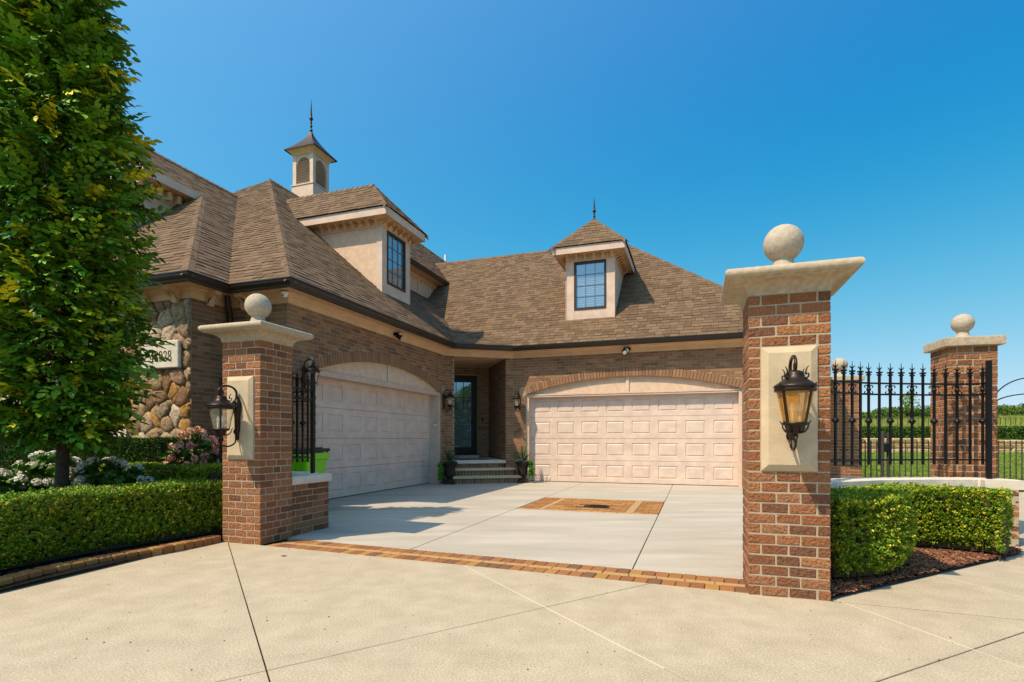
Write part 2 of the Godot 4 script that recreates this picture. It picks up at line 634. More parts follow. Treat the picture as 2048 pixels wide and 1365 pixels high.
	bb.box(Vector3(-0.117, -0.03, -0.006), Vector3(0.117, 0.0, 0.006))
	for k in 8:
		put("grate_bar", bb.mesh(), M.grate, gr, Vector3(0, 0, -0.13 + k * 0.037))
	# paver band across the gate
	put("joint_bed", sheet([low + m * 0.002, low + t * 4.42 + m * 0.002, low + t * 4.42 + m * 0.383, low + m * 0.383], -0.016), M.joint, drive)
	var mbp := MB.new()
	mbp.bevel(Transform3D(), Vector3(0.096, 0.05, 0.151), 0.005)
	var pm := mbp.mesh()
	var mbl := MB.new()
	mbl.bevel(Transform3D(), Vector3(0.203, 0.05, 0.061), 0.004)
	var lm := mbl.mesh()
	var ang := -atan2(0.375, 0.927)
	for r2 in 2:
		for k in 44:
			var w: Vector2 = low + t * (0.05 + k * 0.1 + r2 * 0.03) + m * (0.081 + r2 * 0.225)
			put("paver", pm, M["paver_%d" % [0, 1, 2, 0, 3][rng.randi() % 5]], drive, V(w.x, -0.023 + rng.randf_range(-0.0015, 0.0015), w.y), ang + rng.randf_range(-0.012, 0.012))
	for k in 21:
		var w2: Vector2 = low + t * (0.11 + k * 0.208) + m * 0.193
		put("paver", lm, M.paver_light, drive, V(w2.x, -0.023, w2.y), ang)


# ---------- bricks ----------
var brick_cache := {}


func brick_mesh(l: float, h: float, t: float) -> ArrayMesh:
	var pick := rng.randi() % 3
	var key := "%.3f_%.3f_%.3f_%d" % [l, h, t, pick]
	if not brick_cache.has(key):
		var mb := MB.new()
		mb.bevel(Transform3D(), Vector3(l, h, t), 0.0035, 0.0016, rng)
		brick_cache[key] = mb.mesh()
	return brick_cache[key]


# square brick pillar with its base centre at the origin: w wide (x), dp deep (z)
func brick_shaft(parent: Node, w: float, dp: float, courses: int, ch: float, panel: Array) -> void:
	var core := MB.new()
	core.box(Vector3(-w / 2 + 0.004, 0, -dp / 2 + 0.004), Vector3(w / 2 - 0.004, courses * ch, dp / 2 - 0.004))
	put("mortar_core", core.mesh(), M.mortar, parent)
	var t := 0.072
	var j := 0.0108
	for k in courses:
		var y := (k + 0.5) * ch
		var in_panel: bool = panel.size() > 0 and k >= panel[0] and k < panel[1]
		var wrap := k % 2 == 0
		if in_panel or wrap:
			# side bricks run to the corners, two stretchers between them front and back
			for sd in [-1, 1]:
				course(parent, dp, [0.4, 0.22, 0.38] if wrap else [0.22, 0.4, 0.38], j, ch, t, y, Vector3(sd * w / 2, 0, 0), sd * PI / 2)
				if sd == -1 or not in_panel:
					course(parent, w - 2 * t - 2 * j, [0.5, 0.5], j, ch, t, y, Vector3(0, 0, sd * dp / 2), 0.0 if sd > 0 else PI)
		else:
			for sd in [-1, 1]:
				course(parent, w, [0.35, 0.29, 0.36], j, ch, t, y, Vector3(0, 0, sd * dp / 2), 0.0 if sd > 0 else PI)
				course(parent, dp - 2 * t - 2 * j, [0.5, 0.5], j, ch, t, y, Vector3(sd * w / 2, 0, 0), sd * PI / 2)


# one course of bricks on one face: turn says which way the face looks (local +z out)
func course(parent: Node, length: float, shares: Array, j: float, ch: float, t: float, y: float, face: Vector3, turn: float) -> void:
	var b := Basis(Vector3.UP, turn)
	var free := length - j * (shares.size() - 1)
	var x := -length / 2
	for q in shares:
		var l: float = q * free
		put("brick", brick_mesh(snappedf(l, 0.0005), ch - j, t), M["pillar_brick_%d" % [0, 0, 1, 2, 3, 4, 1, 0, 5][rng.randi() % 9]], parent, face + b * Vector3(x + l / 2, 0, -t / 2 + rng.randf_range(-0.001, 0.0015)) + Vector3(0, y, 0), turn)
		x += l + j


# a moulded rectangular block: prof = Vector2(outset, height); smooth across the profile where it curves
func moulded(w: float, dp: float, prof: Array) -> ArrayMesh:
	var mb := MB.new()
	var sides := [[Vector2(-1, 1), Vector2(1, 1), Vector3(0, 0, 1)], [Vector2(1, 1), Vector2(1, -1), Vector3(1, 0, 0)], [Vector2(1, -1), Vector2(-1, -1), Vector3(0, 0, -1)], [Vector2(-1, -1), Vector2(-1, 1), Vector3(-1, 0, 0)]]
	for i in prof.size() - 1:
		var a: Vector2 = prof[i]
		var b: Vector2 = prof[i + 1]
		for s in sides:
			var pa := Vector3(s[0].x * (w / 2 + a.x), a.y, s[0].y * (dp / 2 + a.x))
			var pb := Vector3(s[1].x * (w / 2 + a.x), a.y, s[1].y * (dp / 2 + a.x))
			var pc := Vector3(s[1].x * (w / 2 + b.x), b.y, s[1].y * (dp / 2 + b.x))
			var pd := Vector3(s[0].x * (w / 2 + b.x), b.y, s[0].y * (dp / 2 + b.x))
			var nn := []
			for q in [i, i + 1]:
				var t: Vector2 = prof[mini(q + 1, prof.size() - 1)] - prof[maxi(q - 1, 0)]
				if t.length() < 0.0001:
					t = Vector2(0, 1)
				nn.append((s[2] * t.y + Vector3.UP * -t.x).normalized())
			mb.smooth(pa, pb, pc, nn[0], nn[0], nn[1])
			mb.smooth(pa, pc, pd, nn[0], nn[1], nn[1])
	var top: Vector2 = prof[-1]
	var bot: Vector2 = prof[0]
	for e in [[top, -9.0], [bot, 9.0]]:
		var o: Vector2 = e[0]
		mb.outq(Vector3(-w / 2 - o.x, o.y, -dp / 2 - o.x), Vector3(w / 2 + o.x, o.y, -dp / 2 - o.x), Vector3(w / 2 + o.x, o.y, dp / 2 + o.x), Vector3(-w / 2 - o.x, o.y, dp / 2 + o.x), Vector3(0, o.y + e[1], 0))
	return mb.mesh()


func ball_parts(parent: Node, y: float, r: float, ped: float) -> void:
	var pb := MB.new()
	var pr := [Vector2(0, 0), Vector2(r * 0.92, 0), Vector2(r * 0.96, ped * 0.12), Vector2(r * 0.92, ped * 0.25), Vector2(r * 0.78, ped * 0.3)]
	for k in 6:
		var q := k / 5.0
		pr.append(Vector2(lerpf(r * 0.72, r * 0.50, sin(q * PI / 2)), ped * (0.35 + 0.75 * q)))
	pb.lathe(pr, 32, Transform3D(Basis(), Vector3(0, y, 0)))
	put("pedestal", pb.mesh(), M.ball_stone, parent)
	var sb := MB.new()
	var prof := []
	for k in 25:
		var w := -PI / 2 + PI * k / 24.0
		prof.append(Vector2(maxf(0.0001, cos(w) * r), sin(w) * r))
	sb.lathe(prof, 40, Transform3D(Basis(), Vector3(0, y + ped + r * 0.93, 0)))
	put("ball", sb.mesh(), M.ball_stone, parent)


func gate_pillar(label: String, at: Vector2, courses: int, ch: float) -> Node3D:
	var w := 0.49
	var dp := 0.45
	var p := thing("gate_pillar", label, "pillar", V(at.x, 0, at.y), TURN, "brick pillars with carved caps at the drive entrance")
	var k0 := 12
	var k1 := 24
	brick_shaft(p, w, dp, courses, ch, [k0, k1])
	# bevelled stone panel set in the front
	var pb := MB.new()
	var x1 := w / 2 - 0.078
	var y0 := k0 * ch + 0.006
	var y1 := k1 * ch - 0.006
	var f0 := dp / 2 + 0.012
	var f1 := dp / 2 + 0.036
	var bv := 0.042
	var mid := Vector3(0, (y0 + y1) / 2, 0)
	pb.outq(Vector3(-x1 + bv, y0 + bv, f1), Vector3(x1 - bv, y0 + bv, f1), Vector3(x1 - bv, y1 - bv, f1), Vector3(-x1 + bv, y1 - bv, f1), mid)
	for e in [[-1, -1, 1, -1], [1, -1, 1, 1], [1, 1, -1, 1], [-1, 1, -1, -1]]:
		var a := Vector3(e[0] * x1, y0 if e[1] < 0 else y1, f0)
		var b := Vector3(e[2] * x1, y0 if e[3] < 0 else y1, f0)
		var c := Vector3(e[2] * (x1 - bv), (y0 + bv) if e[3] < 0 else (y1 - bv), f1)
		var d := Vector3(e[0] * (x1 - bv), (y0 + bv) if e[1] < 0 else (y1 - bv), f1)
		pb.outq(a, b, c, d, mid)
		pb.outq(a, b, b - Vector3(0, 0, 0.1), a - Vector3(0, 0, 0.1), mid)
	put("stone_panel", pb.mesh(), M.panel_stone, p)
	# carved cap: cove, fillet, rounded slab
	var hb := courses * ch
	var prof := [Vector2(0.004, hb), Vector2(0.006, hb + 0.012)]
	for k in 9:
		var q := k / 8.0 * PI / 2
		prof.append(Vector2(0.006 + 0.105 * (1.0 - cos(q)), hb + 0.014 + 0.072 * sin(q)))
	prof.append(Vector2(0.122, hb + 0.088))
	prof.append(Vector2(0.122, hb + 0.096))
	for k in 9:
		var q2 := -PI / 2 + PI * k / 8.0
		prof.append(Vector2(0.124 + 0.03 * cos(q2), hb + 0.128 + 0.032 * sin(q2)))
	put("cap", moulded(w, dp, prof), M.limestone, p)
	ball_parts(p, hb + 0.160, 0.130, 0.125)
	return p


func flat_pillar(called: String, label: String, at: Vector2, w: float, courses: int, ch: float, r: float) -> Node3D:
	var p := thing(called, label, "pillar", V(at.x, 0, at.y), TURN + 0.05)
	brick_shaft(p, w, w * 0.94, courses, ch, [])
	var hb := courses * ch
	put("cap", moulded(w, w * 0.94, [Vector2(0.0, hb), Vector2(0.045, hb + 0.002), Vector2(0.05, hb + 0.008), Vector2(0.05, hb + 0.088), Vector2(0.045, hb + 0.096)]), M.limestone, p)
	ball_parts(p, hb + 0.096, r, r * 0.85)
	return p


# ---------- lanterns: wall plane z = 0, the light hangs towards +z, brim at y = 0 ----------
var lantern_meshes := {}


func spiral(cy: float, cz: float, r0: float, r1: float, a0: float, a1: float, n := 14) -> Array:
	var out := []
	for k in n + 1:
		var q := float(k) / n
		var a := lerpf(a0, a1, q)
		var r := lerpf(r0, r1, q)
		out.append(Vector3(0, cy + sin(a) * r, cz + cos(a) * r))
	return out


func lantern(label: String, at: Vector3, turn: float, scale_: float, glass: String, group: String) -> Node3D:
	var o := thing("wall_lantern", label, "lantern", at, turn, group)
	if lantern_meshes.is_empty():
		var z := 0.205
		var bp := MB.new() # back plate: a tall shaped board with a leaf scroll
		var pr := [Vector2(0.0, -0.33), Vector2(0.018, -0.325), Vector2(0.024, -0.30), Vector2(0.018, -0.27), Vector2(0.032, -0.24), Vector2(0.036, -0.10), Vector2(0.05, -0.04), Vector2(0.052, 0.02), Vector2(0.038, 0.07), Vector2(0.02, 0.10), Vector2(0.0, 0.115)]
		bp.lathe(pr, 12, Transform3D(Basis().scaled(Vector3(1, 1, 0.45)), Vector3(0, 0, 0.012)))
		bp.tube(spiral(0.035, 0.045, 0.03, 0.008, -1.2, 5.0), 0.011, 0.006, 7)
		bp.tube(spiral(0.0, 0.04, 0.026, 0.007, -1.5, 4.8), 0.01, 0.006, 7)
		bp.tube(spiral(-0.25, 0.03, 0.025, 0.006, 1.5, -4.8), 0.009, 0.005, 7)
		lantern_meshes.back_plate = bp.mesh()
		var ua := MB.new()
		var pts := spiral(0.135, z - 0.002, 0.008, 0.03, -8.0, 0.0, 20)
		for k in range(1, 13):
			var a := PI * k / 12.0
			pts.append(Vector3(0, 0.135 + sin(a) * 0.068, (z + 0.03 + 0.02) * 0.5 + cos(a) * (z + 0.03 - 0.02) * 0.5))
		pts.append(Vector3(0, 0.09, 0.022))
		ua.tube(pts, 0.0075, 0.011, 8)
		ua.tube([Vector3(0, 0.105, z), Vector3(0, 0.13, z)], 0.008, 0.006, 8)
		lantern_meshes.upper_arm = ua.mesh()
		var la := MB.new()
		var tail := []
		for k in range(0, 12):
			var a2 := PI * k / 11.0
			tail.append(Vector3(0, -0.325 - sin(a2) * 0.066, (z + 0.03 + 0.03) * 0.5 + cos(a2) * (z + 0.03 - 0.03) * 0.5))
		tail.append(Vector3(0, -0.28, 0.03))
		tail.append(Vector3(0, -0.2, 0.03))
		la.tube(tail, 0.007, 0.009, 8)
		la.tube(spiral(-0.325, z, 0.03, 0.006, 0.0, 8.0, 22), 0.008, 0.007, 8)
		lantern_meshes.lower_arm = la.mesh()
		var rf := MB.new()
		var at_axis := Transform3D(Basis(), Vector3(0, 0, z))
		rf.lathe([Vector2(0.10, -0.028), Vector2(0.118, -0.026), Vector2(0.121, -0.012), Vector2(0.113, -0.006), Vector2(0.124, 0.0), Vector2(0.120, 0.012), Vector2(0.103, 0.024), Vector2(0.082, 0.040), Vector2(0.062, 0.054), Vector2(0.05, 0.078), Vector2(0.052, 0.088), Vector2(0.04, 0.098), Vector2(0.02, 0.106), Vector2(0.0, 0.108)], 24, at_axis)
		lantern_meshes.roof = rf.mesh()
		# curled ears on the roof, the brim and the cup, each turned round the axis
		var orn := MB.new()
		var orc := MB.new()
		var orb := MB.new()
		if true:
			var tr := Transform3D()
			var ear := []
			for q in [Vector2(0.055, 0.06), Vector2(0.075, 0.05), Vector2(0.09, 0.06), Vector2(0.09, 0.078), Vector2(0.076, 0.082), Vector2(0.078, 0.07)]:
				ear.append(tr * Vector3(0, q.y, q.x))
			orn.tube(ear, 0.006, 0.004, 6)
			ear = []
			for q in [Vector2(0.07, 0.074), Vector2(0.072, 0.095), Vector2(0.08, 0.115), Vector2(0.092, 0.124)]:
				ear.append(tr * Vector3(0, q.y, q.x))
			orn.tube(ear, 0.006, 0.002, 6)
			ear = []
			for q in [Vector2(0.114, -0.008), Vector2(0.131, 0.0), Vector2(0.141, 0.020)]:
				ear.append(tr * Vector3(0, q.y, q.x))
			orc.tube(ear, 0.010, 0.003, 6)
			ear = []
			for q in [Vector2(0.03, -0.282), Vector2(0.062, -0.276), Vector2(0.084, -0.254), Vector2(0.09, -0.228), Vector2(0.106, -0.208)]:
				ear.append(tr * Vector3(0, q.y, q.x))
			orb.tube(ear, 0.008, 0.003, 6)
		lantern_meshes.scroll_ear = orn.mesh()
		lantern_meshes.brim_leaf = orc.mesh()
		lantern_meshes.cup_scroll = orb.mesh()
		var gl := MB.new()
		gl.lathe([Vector2(0.068, -0.217), Vector2(0.106, -0.027)], 8, at_axis, true)
		lantern_meshes.glass_pane = gl.mesh()
		var stp := MB.new()
		stp.bar(Vector3(0, -0.225, 0.069), Vector3(0, -0.02, 0.110), 0.016, 0.006, Vector3.RIGHT)
		lantern_meshes.strap = stp.mesh()
		var cup := MB.new()
		cup.lathe([Vector2(0.0, -0.318), Vector2(0.014, -0.316), Vector2(0.02, -0.302), Vector2(0.014, -0.292), Vector2(0.034, -0.284), Vector2(0.04, -0.262), Vector2(0.052, -0.240), Vector2(0.074, -0.232), Vector2(0.077, -0.218), Vector2(0.062, -0.216), Vector2(0.0, -0.216)], 20, at_axis)
		lantern_meshes.cup = cup.mesh()
		var cd := MB.new()
		cd.lathe([Vector2(0.011, -0.226), Vector2(0.011, -0.155), Vector2(0.0, -0.154)], 10, Transform3D())
		lantern_meshes.candle = cd.mesh()
		var bl := MB.new()
		bl.lathe([Vector2(0.007, -0.155), Vector2(0.015, -0.135), Vector2(0.014, -0.118), Vector2(0.004, -0.095), Vector2(0.0, -0.092)], 10, Transform3D())
		lantern_meshes.bulb = bl.mesh()
	for k in ["back_plate", "upper_arm", "lower_arm", "roof", "cup"]:
		put(k, lantern_meshes[k], M.bronze, o).scale = Vector3.ONE * scale_
	put("glass_pane", lantern_meshes.glass_pane, M[glass], o).scale = Vector3.ONE * scale_
	for k in 4:
		var s := put("strap", lantern_meshes.strap, M.bronze, o, Vector3(0, 0, 0.205) * scale_, PI / 4 + k * PI / 2)
		s.scale = Vector3.ONE * scale_
		for e in ["scroll_ear", "brim_leaf", "cup_scroll"]:
			put(e, lantern_meshes[e], M.bronze, o, Vector3(0, 0, 0.205) * scale_, PI / 4 + k * PI / 2).scale = Vector3.ONE * scale_
	for k in 3:
		var a := k * TAU / 3 + 0.4
		var off := Vector3(cos(a) * 0.026, 0, 0.205 + sin(a) * 0.026) * scale_
		put("candle", lantern_meshes.candle, M.candle, o, off).scale = Vector3.ONE * scale_
		put("bulb", lantern_meshes.bulb, M.bulb, o, off).scale = Vector3.ONE * scale_
	return o


func build_pillars() -> void:
	var a := gate_pillar("tall brick gate pillar with carved stone cap in the right foreground", Vector2(1.908, 3.759), 29, 0.0697)
	var b := gate_pillar("brick gate pillar with carved stone cap between left hedge and low wall", Vector2(-2.665, 5.612), 29, 0.0705)
	# their lanterns
	for e in [[a, "large amber glass lantern on the right foreground gate pillar", "amber_glass"], [b, "large clear glass lantern on the gate pillar beside the left hedge", "clear_glass"]]:
		var p: Node3D = e[0]
		lantern(e[1], p.transform * Vector3(0, 1.375, 0.45 / 2 + 0.034), TURN, 1.0, e[2], "lanterns on the gate pillars")
	flat_pillar("fence_pillar", "brick pillar with flat stone cap and ball behind the right iron fence", Vector2(4.99, 5.92), 0.44, 29, 0.0708, 0.105)
	flat_pillar("fence_pillar", "distant brick pillar with ball seen through the iron fence pickets", Vector2(7.72, 12.6), 0.72, 34, 0.0708, 0.17)


# ---------- the house, in its own frame ----------
const EAVE := 3.36
const PITCH := 0.862
const WALL_H := 3.10
var loose := [] # wall bricks waiting to be sorted by distance: [wall, transform, size, tone]


func eye_dist(p: Vector3) -> float:
	var w := house.transform * p
	return (w - Vector3(0, 1.05, 0)).length()


# bricks on a flat wall: start s0 on the plan, direction dir along the wall, out = outward plan normal
# blocked(h) returns the interval [a, b] along the wall where no brick lies
func brick_face(wall: Node3D, s0: Vector2, dir: Vector2, length: float, h0: float, h1: float, blocked: Callable, individual: bool) -> void:
	var ch := 0.0677
	var bl := 0.2032
	var out := Vector2(dir.y, -dir.x)
	var k := 0
	var y := h0
	while y < h1 - 0.03:
		var top := minf(y + ch, h1)
		var gap: Array = blocked.call((y + top) * 0.5)
		var spans := []
		if gap.is_empty():
			spans = [[0.0, length]]
		else:
			if gap[0] > 0.03:
				spans.append([0.0, gap[0]])
			if gap[1] < length - 0.03:
				spans.append([gap[1], length])
		for sp in spans:
			var a: float = sp[0]
			var e: float = sp[1]
			var g := floorf(a / bl + (0.5 if k % 2 else 0.0)) * bl - (bl * 0.5 if k % 2 else 0.0)
			while g < e:
				var b0 := maxf(a, g)
				var b1 := minf(e, g + bl)
				if b1 - b0 > 0.03:
					var mid := s0 + dir * (b0 + b1) * 0.5 + out * (-0.002 + rng.randf_range(0, 0.002))
					loose.append([wall, Vector3(mid.x, (y + top) * 0.5, -mid.y), Vector3(b1 - b0 - 0.0105, top - y - 0.0105, 0.014), dir, individual])
				g += bl
		y += ch
		k += 1


func lay_loose_bricks() -> void:
	var near := loose.filter(func(b): return b[4])
	near.sort_custom(func(p, q): return eye_dist(p[1]) < eye_dist(q[1]))
	for i in mini(290, near.size()):
		near[i].append(true)
	var rest := {}
	var tones := [Color(0.67, 0.51, 0.39), Color(0.62, 0.465, 0.36), Color(0.72, 0.55, 0.415), Color(0.56, 0.42, 0.33), Color(0.70, 0.515, 0.38)]
	for b in loose:
		var dir: Vector2 = b[3]
		var ang := atan2(dir.y, dir.x)
		var pick: int = [0, 0, 1, 2, 3, 4, 1, 0][rng.randi() % 8]
		if b.size() > 5:
			put("brick", brick_mesh(snappedf(b[2].x, 0.002), snappedf(b[2].y, 0.001), b[2].z), M["house_brick_%d" % pick], b[0], b[1], ang)
		else:
			if not rest.has(b[0]):
				rest[b[0]] = MB.new()
			var mb: MB = rest[b[0]]
			mb.col = lin(tones[pick] * rng.randf_range(0.93, 1.06))
			mb.obox(Transform3D(Basis(Vector3.UP, ang), b[1]), b[2])
	for w in rest:
		stuff(put("bricks", rest[w].mesh(), M.house_brick, w))
	loose.clear()


# wall backing with an arched opening (spring line, rise) from a to b along dir
func wall_back(called: String, s0: Vector2, dir: Vector2, length: float, h: float, opening: Array, deep := 0.3) -> MeshInstance3D:
	var mb := MB.new()
	var out := Vector2(dir.y, -dir.x)
	var at := func(s: float, y: float, o: float) -> Vector3:
		var p := s0 + dir * s + out * o
		return Vector3(p.x, y, -p.y)
	var mid: Vector3 = at.call(length * 0.5, h * 0.5, -3.0)
	var face := -0.001
	if opening.is_empty():
		mb.outq(at.call(0, 0, face), at.call(length, 0, face), at.call(length, h, face), at.call(0, h, face), mid)
	else:
		var a: float = opening[0]
		var b: float = opening[1]
		var sp: float = opening[2]
		var rise: float = opening[3]
		mb.outq(at.call(0, 0, face), at.call(a, 0, face), at.call(a, h, face), at.call(0, h, face), mid)
		mb.outq(at.call(b, 0, face), at.call(length, 0, face), at.call(length, h, face), at.call(b, h, face), mid)
		var steps := 24 if rise > 0.01 else 1
		for k in steps:
			var x0 := lerpf(a, b, float(k) / steps)
			var x1 := lerpf(a, b, float(k + 1) / steps)
			var y0 := arch_y(x0, a, b, sp, rise)
			var y1 := arch_y(x1, a, b, sp, rise)
			mb.outq(at.call(x0, y0, face), at.call(x1, y1, face), at.call(x1, h, face), at.call(x0, h, face), mid)
			mb.outq(at.call(x0, y0, face), at.call(x1, y1, face), at.call(x1, y1, -deep), at.call(x0, y0, -deep), at.call((x0 + x1) / 2, h, -deep))
		mb.outq(at.call(a, 0, face), at.call(a, sp, face), at.call(a, sp, -deep), at.call(a, 0, -deep), at.call(a - 1, 1, 0))
		mb.outq(at.call(b, 0, face), at.call(b, sp, face), at.call(b, sp, -deep), at.call(b, 0, -deep), at.call(b + 1, 1, 0))
	return put(called, mb.mesh(), M.house_mortar, house)


func arch_y(x: float, a: float, b: float, sp: float, rise: float) -> float:
	if rise < 0.01:
		return sp
	var half := (b - a) * 0.5
	var r := (half * half + rise * rise) / (2.0 * rise)
	var dx := x - (a + b) * 0.5
	return sp + rise - r + sqrt(maxf(0.0, r * r - dx * dx))


func arch_gap(h: float, a: float, b: float, sp: float, rise: float, ring: float) -> Array:
	# interval taken by the opening and its brick ring at height h
	if h <= sp - 0.02:
		return [a, b]
	var half := (b - a) * 0.5
	var r := (half * half + rise * rise) / (2.0 * rise)
	var cy := sp + rise - r
	var q := (r + ring) * (r + ring) - (h - cy) * (h - cy)
	if q <= 0.0:
		return []
	var x := minf(sqrt(q), half + ring * 0.9)
	return [(a + b) * 0.5 - x, (a + b) * 0.5 + x]


func arch_ring(wall: Node3D, s0: Vector2, dir: Vector2, a: float, b: float, sp: float, rise: float, ring: float) -> void:
	var half := (b - a) * 0.5
	var r := (half * half + rise * rise) / (2.0 * rise)
	var cy := sp + rise - r
	var th := asin(half / r)
	var n := int(2.0 * th * (r + ring * 0.5) / 0.076)
	var out := Vector2(dir.y, -dir.x)
	var d3 := Vector3(dir.x, 0, -dir.y)
	var o3 := Vector3(out.x, 0, -out.y)
	var me := MB.new()
	me.bevel(Transform3D(), Vector3(0.066, ring - 0.004, 0.03), 0.003)
	var ms := me.mesh()
	for k in n:
		var w := lerpf(-th, th, (k + 0.5) / n)
		var c := s0 + dir * ((a + b) * 0.5 + sin(w) * (r + ring * 0.5)) + out * 0.003
		var o := put("arch_brick", ms, M["house_brick_%d" % [0, 2, 4, 0, 1][rng.randi() % 5]], wall)
		var up := Vector3.UP * cos(w) + d3 * sin(w)
		o.transform = Transform3D(Basis(d3 * cos(w) - Vector3.UP * sin(w), up, o3), Vector3(c.x, cy + cos(w) * (r + ring * 0.5), -c.y))


# sectional garage door in a frame: origin on the wall plane at the left foot of the opening, x along the wall, z out
func garage_door(label: String, at: Vector3, turn: float, w: float, rise: float, deep: float) -> Node3D:
	var g := Node3D.new()
	g.name = numbered(house, "garage_door")
	house.add_child(g, true)
	g.position = at
	g.rotation.y = turn
	g.set_meta("label", label)
	var h := 2.13
	var z := -deep
	var rows := 4
	var colsn := 8
	var sh := h / rows
	var pw := w / colsn
	var pm := MB.new() # one raised panel
	var ex := pw * 0.355
	var ey := sh * 0.29
	var rings := [[0.0, 0.0], [0.006, -0.012], [0.019, -0.012], [0.042, 0.0]]
	for k in rings.size() - 1:
		var a: Array = rings[k]
		var b: Array = rings[k + 1]
		var q := [Vector2(-1, -1), Vector2(1, -1), Vector2(1, 1), Vector2(-1, 1)]
		for e in 4:
			var p: Vector2 = q[e]
			var s: Vector2 = q[(e + 1) % 4]
			pm.outq(Vector3(p.x * (ex - a[0]), p.y * (ey - a[0]), a[1]), Vector3(s.x * (ex - a[0]), s.y * (ey - a[0]), a[1]), Vector3(s.x * (ex - b[0]), s.y * (ey - b[0]), b[1]), Vector3(p.x * (ex - b[0]), p.y * (ey - b[0]), b[1]), Vector3(0, 0, -4))
	pm.outq(Vector3(-ex + 0.042, -ey + 0.042, 0.0), Vector3(ex - 0.042, -ey + 0.042, 0.0), Vector3(ex - 0.042, ey - 0.042, 0.0), Vector3(-ex + 0.042, ey - 0.042, 0.0), Vector3(0, 0, -4))
	var panel := pm.mesh()
	var sm := MB.new() # one section with openings for the panels
	var g0 := 0.003
	sm.box(Vector3(0, g0, -0.045), Vector3(w, sh - g0, -0.03))
	sm.box(Vector3(0, g0, -0.03), Vector3(w, sh / 2 - ey, 0))
	sm.box(Vector3(0, sh / 2 + ey, -0.03), Vector3(w, sh - g0, 0))
	for k in colsn + 1:
		var x0 := 0.0 if k == 0 else (k - 0.5) * pw + ex
		var x1 := w if k == colsn else (k + 0.5) * pw - ex
		sm.box(Vector3(x0, sh / 2 - ey, -0.03), Vector3(x1, sh / 2 + ey, 0))
	var sec := sm.mesh()
	for r in rows:
		put("door_section", sec, M.door_paint, g, Vector3(0, 0.012 + r * sh, z))
		for k in colsn:
			put("panel", panel, M.door_paint, g, Vector3((k + 0.5) * pw, 0.012 + (r + 0.5) * sh, z))
	var back := MB.new()
	back.box(Vector3(-0.1, 0, z - 0.12), Vector3(w + 0.1, 2.6, z - 0.06))
	back.box(Vector3(0, 0, z - 0.05), Vector3(w, 0.011, z - 0.004))
	put("weather_seal", back.mesh(), M.black_plastic, g)
	# jamb boards, head board, stucco fan above with its batten
	for e in [[-0.06, 0.0], [w, w + 0.06]]:
		var jb := MB.new()
		jb.box(Vector3(e[0], 0.0, z - 0.05), Vector3(e[1], h + 0.04, -0.035))
		put("jamb", jb.mesh(), M.trim, g)
	var hb := MB.new()
	hb.box(Vector3(-0.06, h - 0.02, z + 0.012), Vector3(w + 0.06, h + 0.02, -0.045))
	hb.box(Vector3(-0.06, h + 0.02, z + 0.012), Vector3(w + 0.06, h + 0.055, -0.032))
	put("head_board", hb.mesh(), M.trim, g)
	var fb := MB.new()
	var steps := 24
	for k in steps:
		var x0 := lerpf(-0.06, w + 0.06, float(k) / steps)
		var x1 := lerpf(-0.06, w + 0.06, float(k + 1) / steps)
		fb.outq(Vector3(x0, h + 0.03, -0.07), Vector3(x1, h + 0.03, -0.07), Vector3(x1, arch_y(x1, -0.06, w + 0.06, h + 0.05, rise) + 0.03, -0.07), Vector3(x0, arch_y(x0, -0.06, w + 0.06, h + 0.05, rise) + 0.03, -0.07), Vector3(x0, 1, -5))
	put("arch_panel", fb.mesh(), M.stucco, g)
	var bt := MB.new()
	bt.box(Vector3(w / 2 - 0.035, h + 0.055, -0.069), Vector3(w / 2 + 0.035, h + 0.05 + rise + 0.01, -0.045))
	put("batten", bt.mesh(), M.trim, g)
	return g


# sweep a profile of Vector2(out, height) along a plan path, mitred
func sweep(path: Array, prof: Array) -> ArrayMesh:
	var mb := MB.new()
	var offs := []
	for i in path.size():
		var p: Vector2 = path[i]
		var t0: Vector2 = (p - path[i - 1]).normalized() if i > 0 else (path[1] - p).normalized()
		var t1: Vector2 = (path[i + 1] - p).normalized() if i < path.size() - 1 else t0
		var n0 := Vector2(t0.y, -t0.x)
		var n1 := Vector2(t1.y, -t1.x)
		var m := (n0 + n1).normalized()
		offs.append(m / maxf(0.3, m.dot(n0)))
	for i in path.size() - 1:
		for k in prof.size():
			var a: Vector2 = prof[k]
			var b: Vector2 = prof[(k + 1) % prof.size()]
			var p0: Vector2 = path[i] + offs[i] * a.x
			var p1: Vector2 = path[i + 1] + offs[i + 1] * a.x
			var p2: Vector2 = path[i + 1] + offs[i + 1] * b.x
			var p3: Vector2 = path[i] + offs[i] * b.x
			mb.quad(L(p0.x, a.y, p0.y), L(p1.x, a.y, p1.y), L(p2.x, b.y, p2.y), L(p3.x, b.y, p3.y))
	return mb.mesh()


# ---------- shingled roof faces ----------
var shingle_bag := []


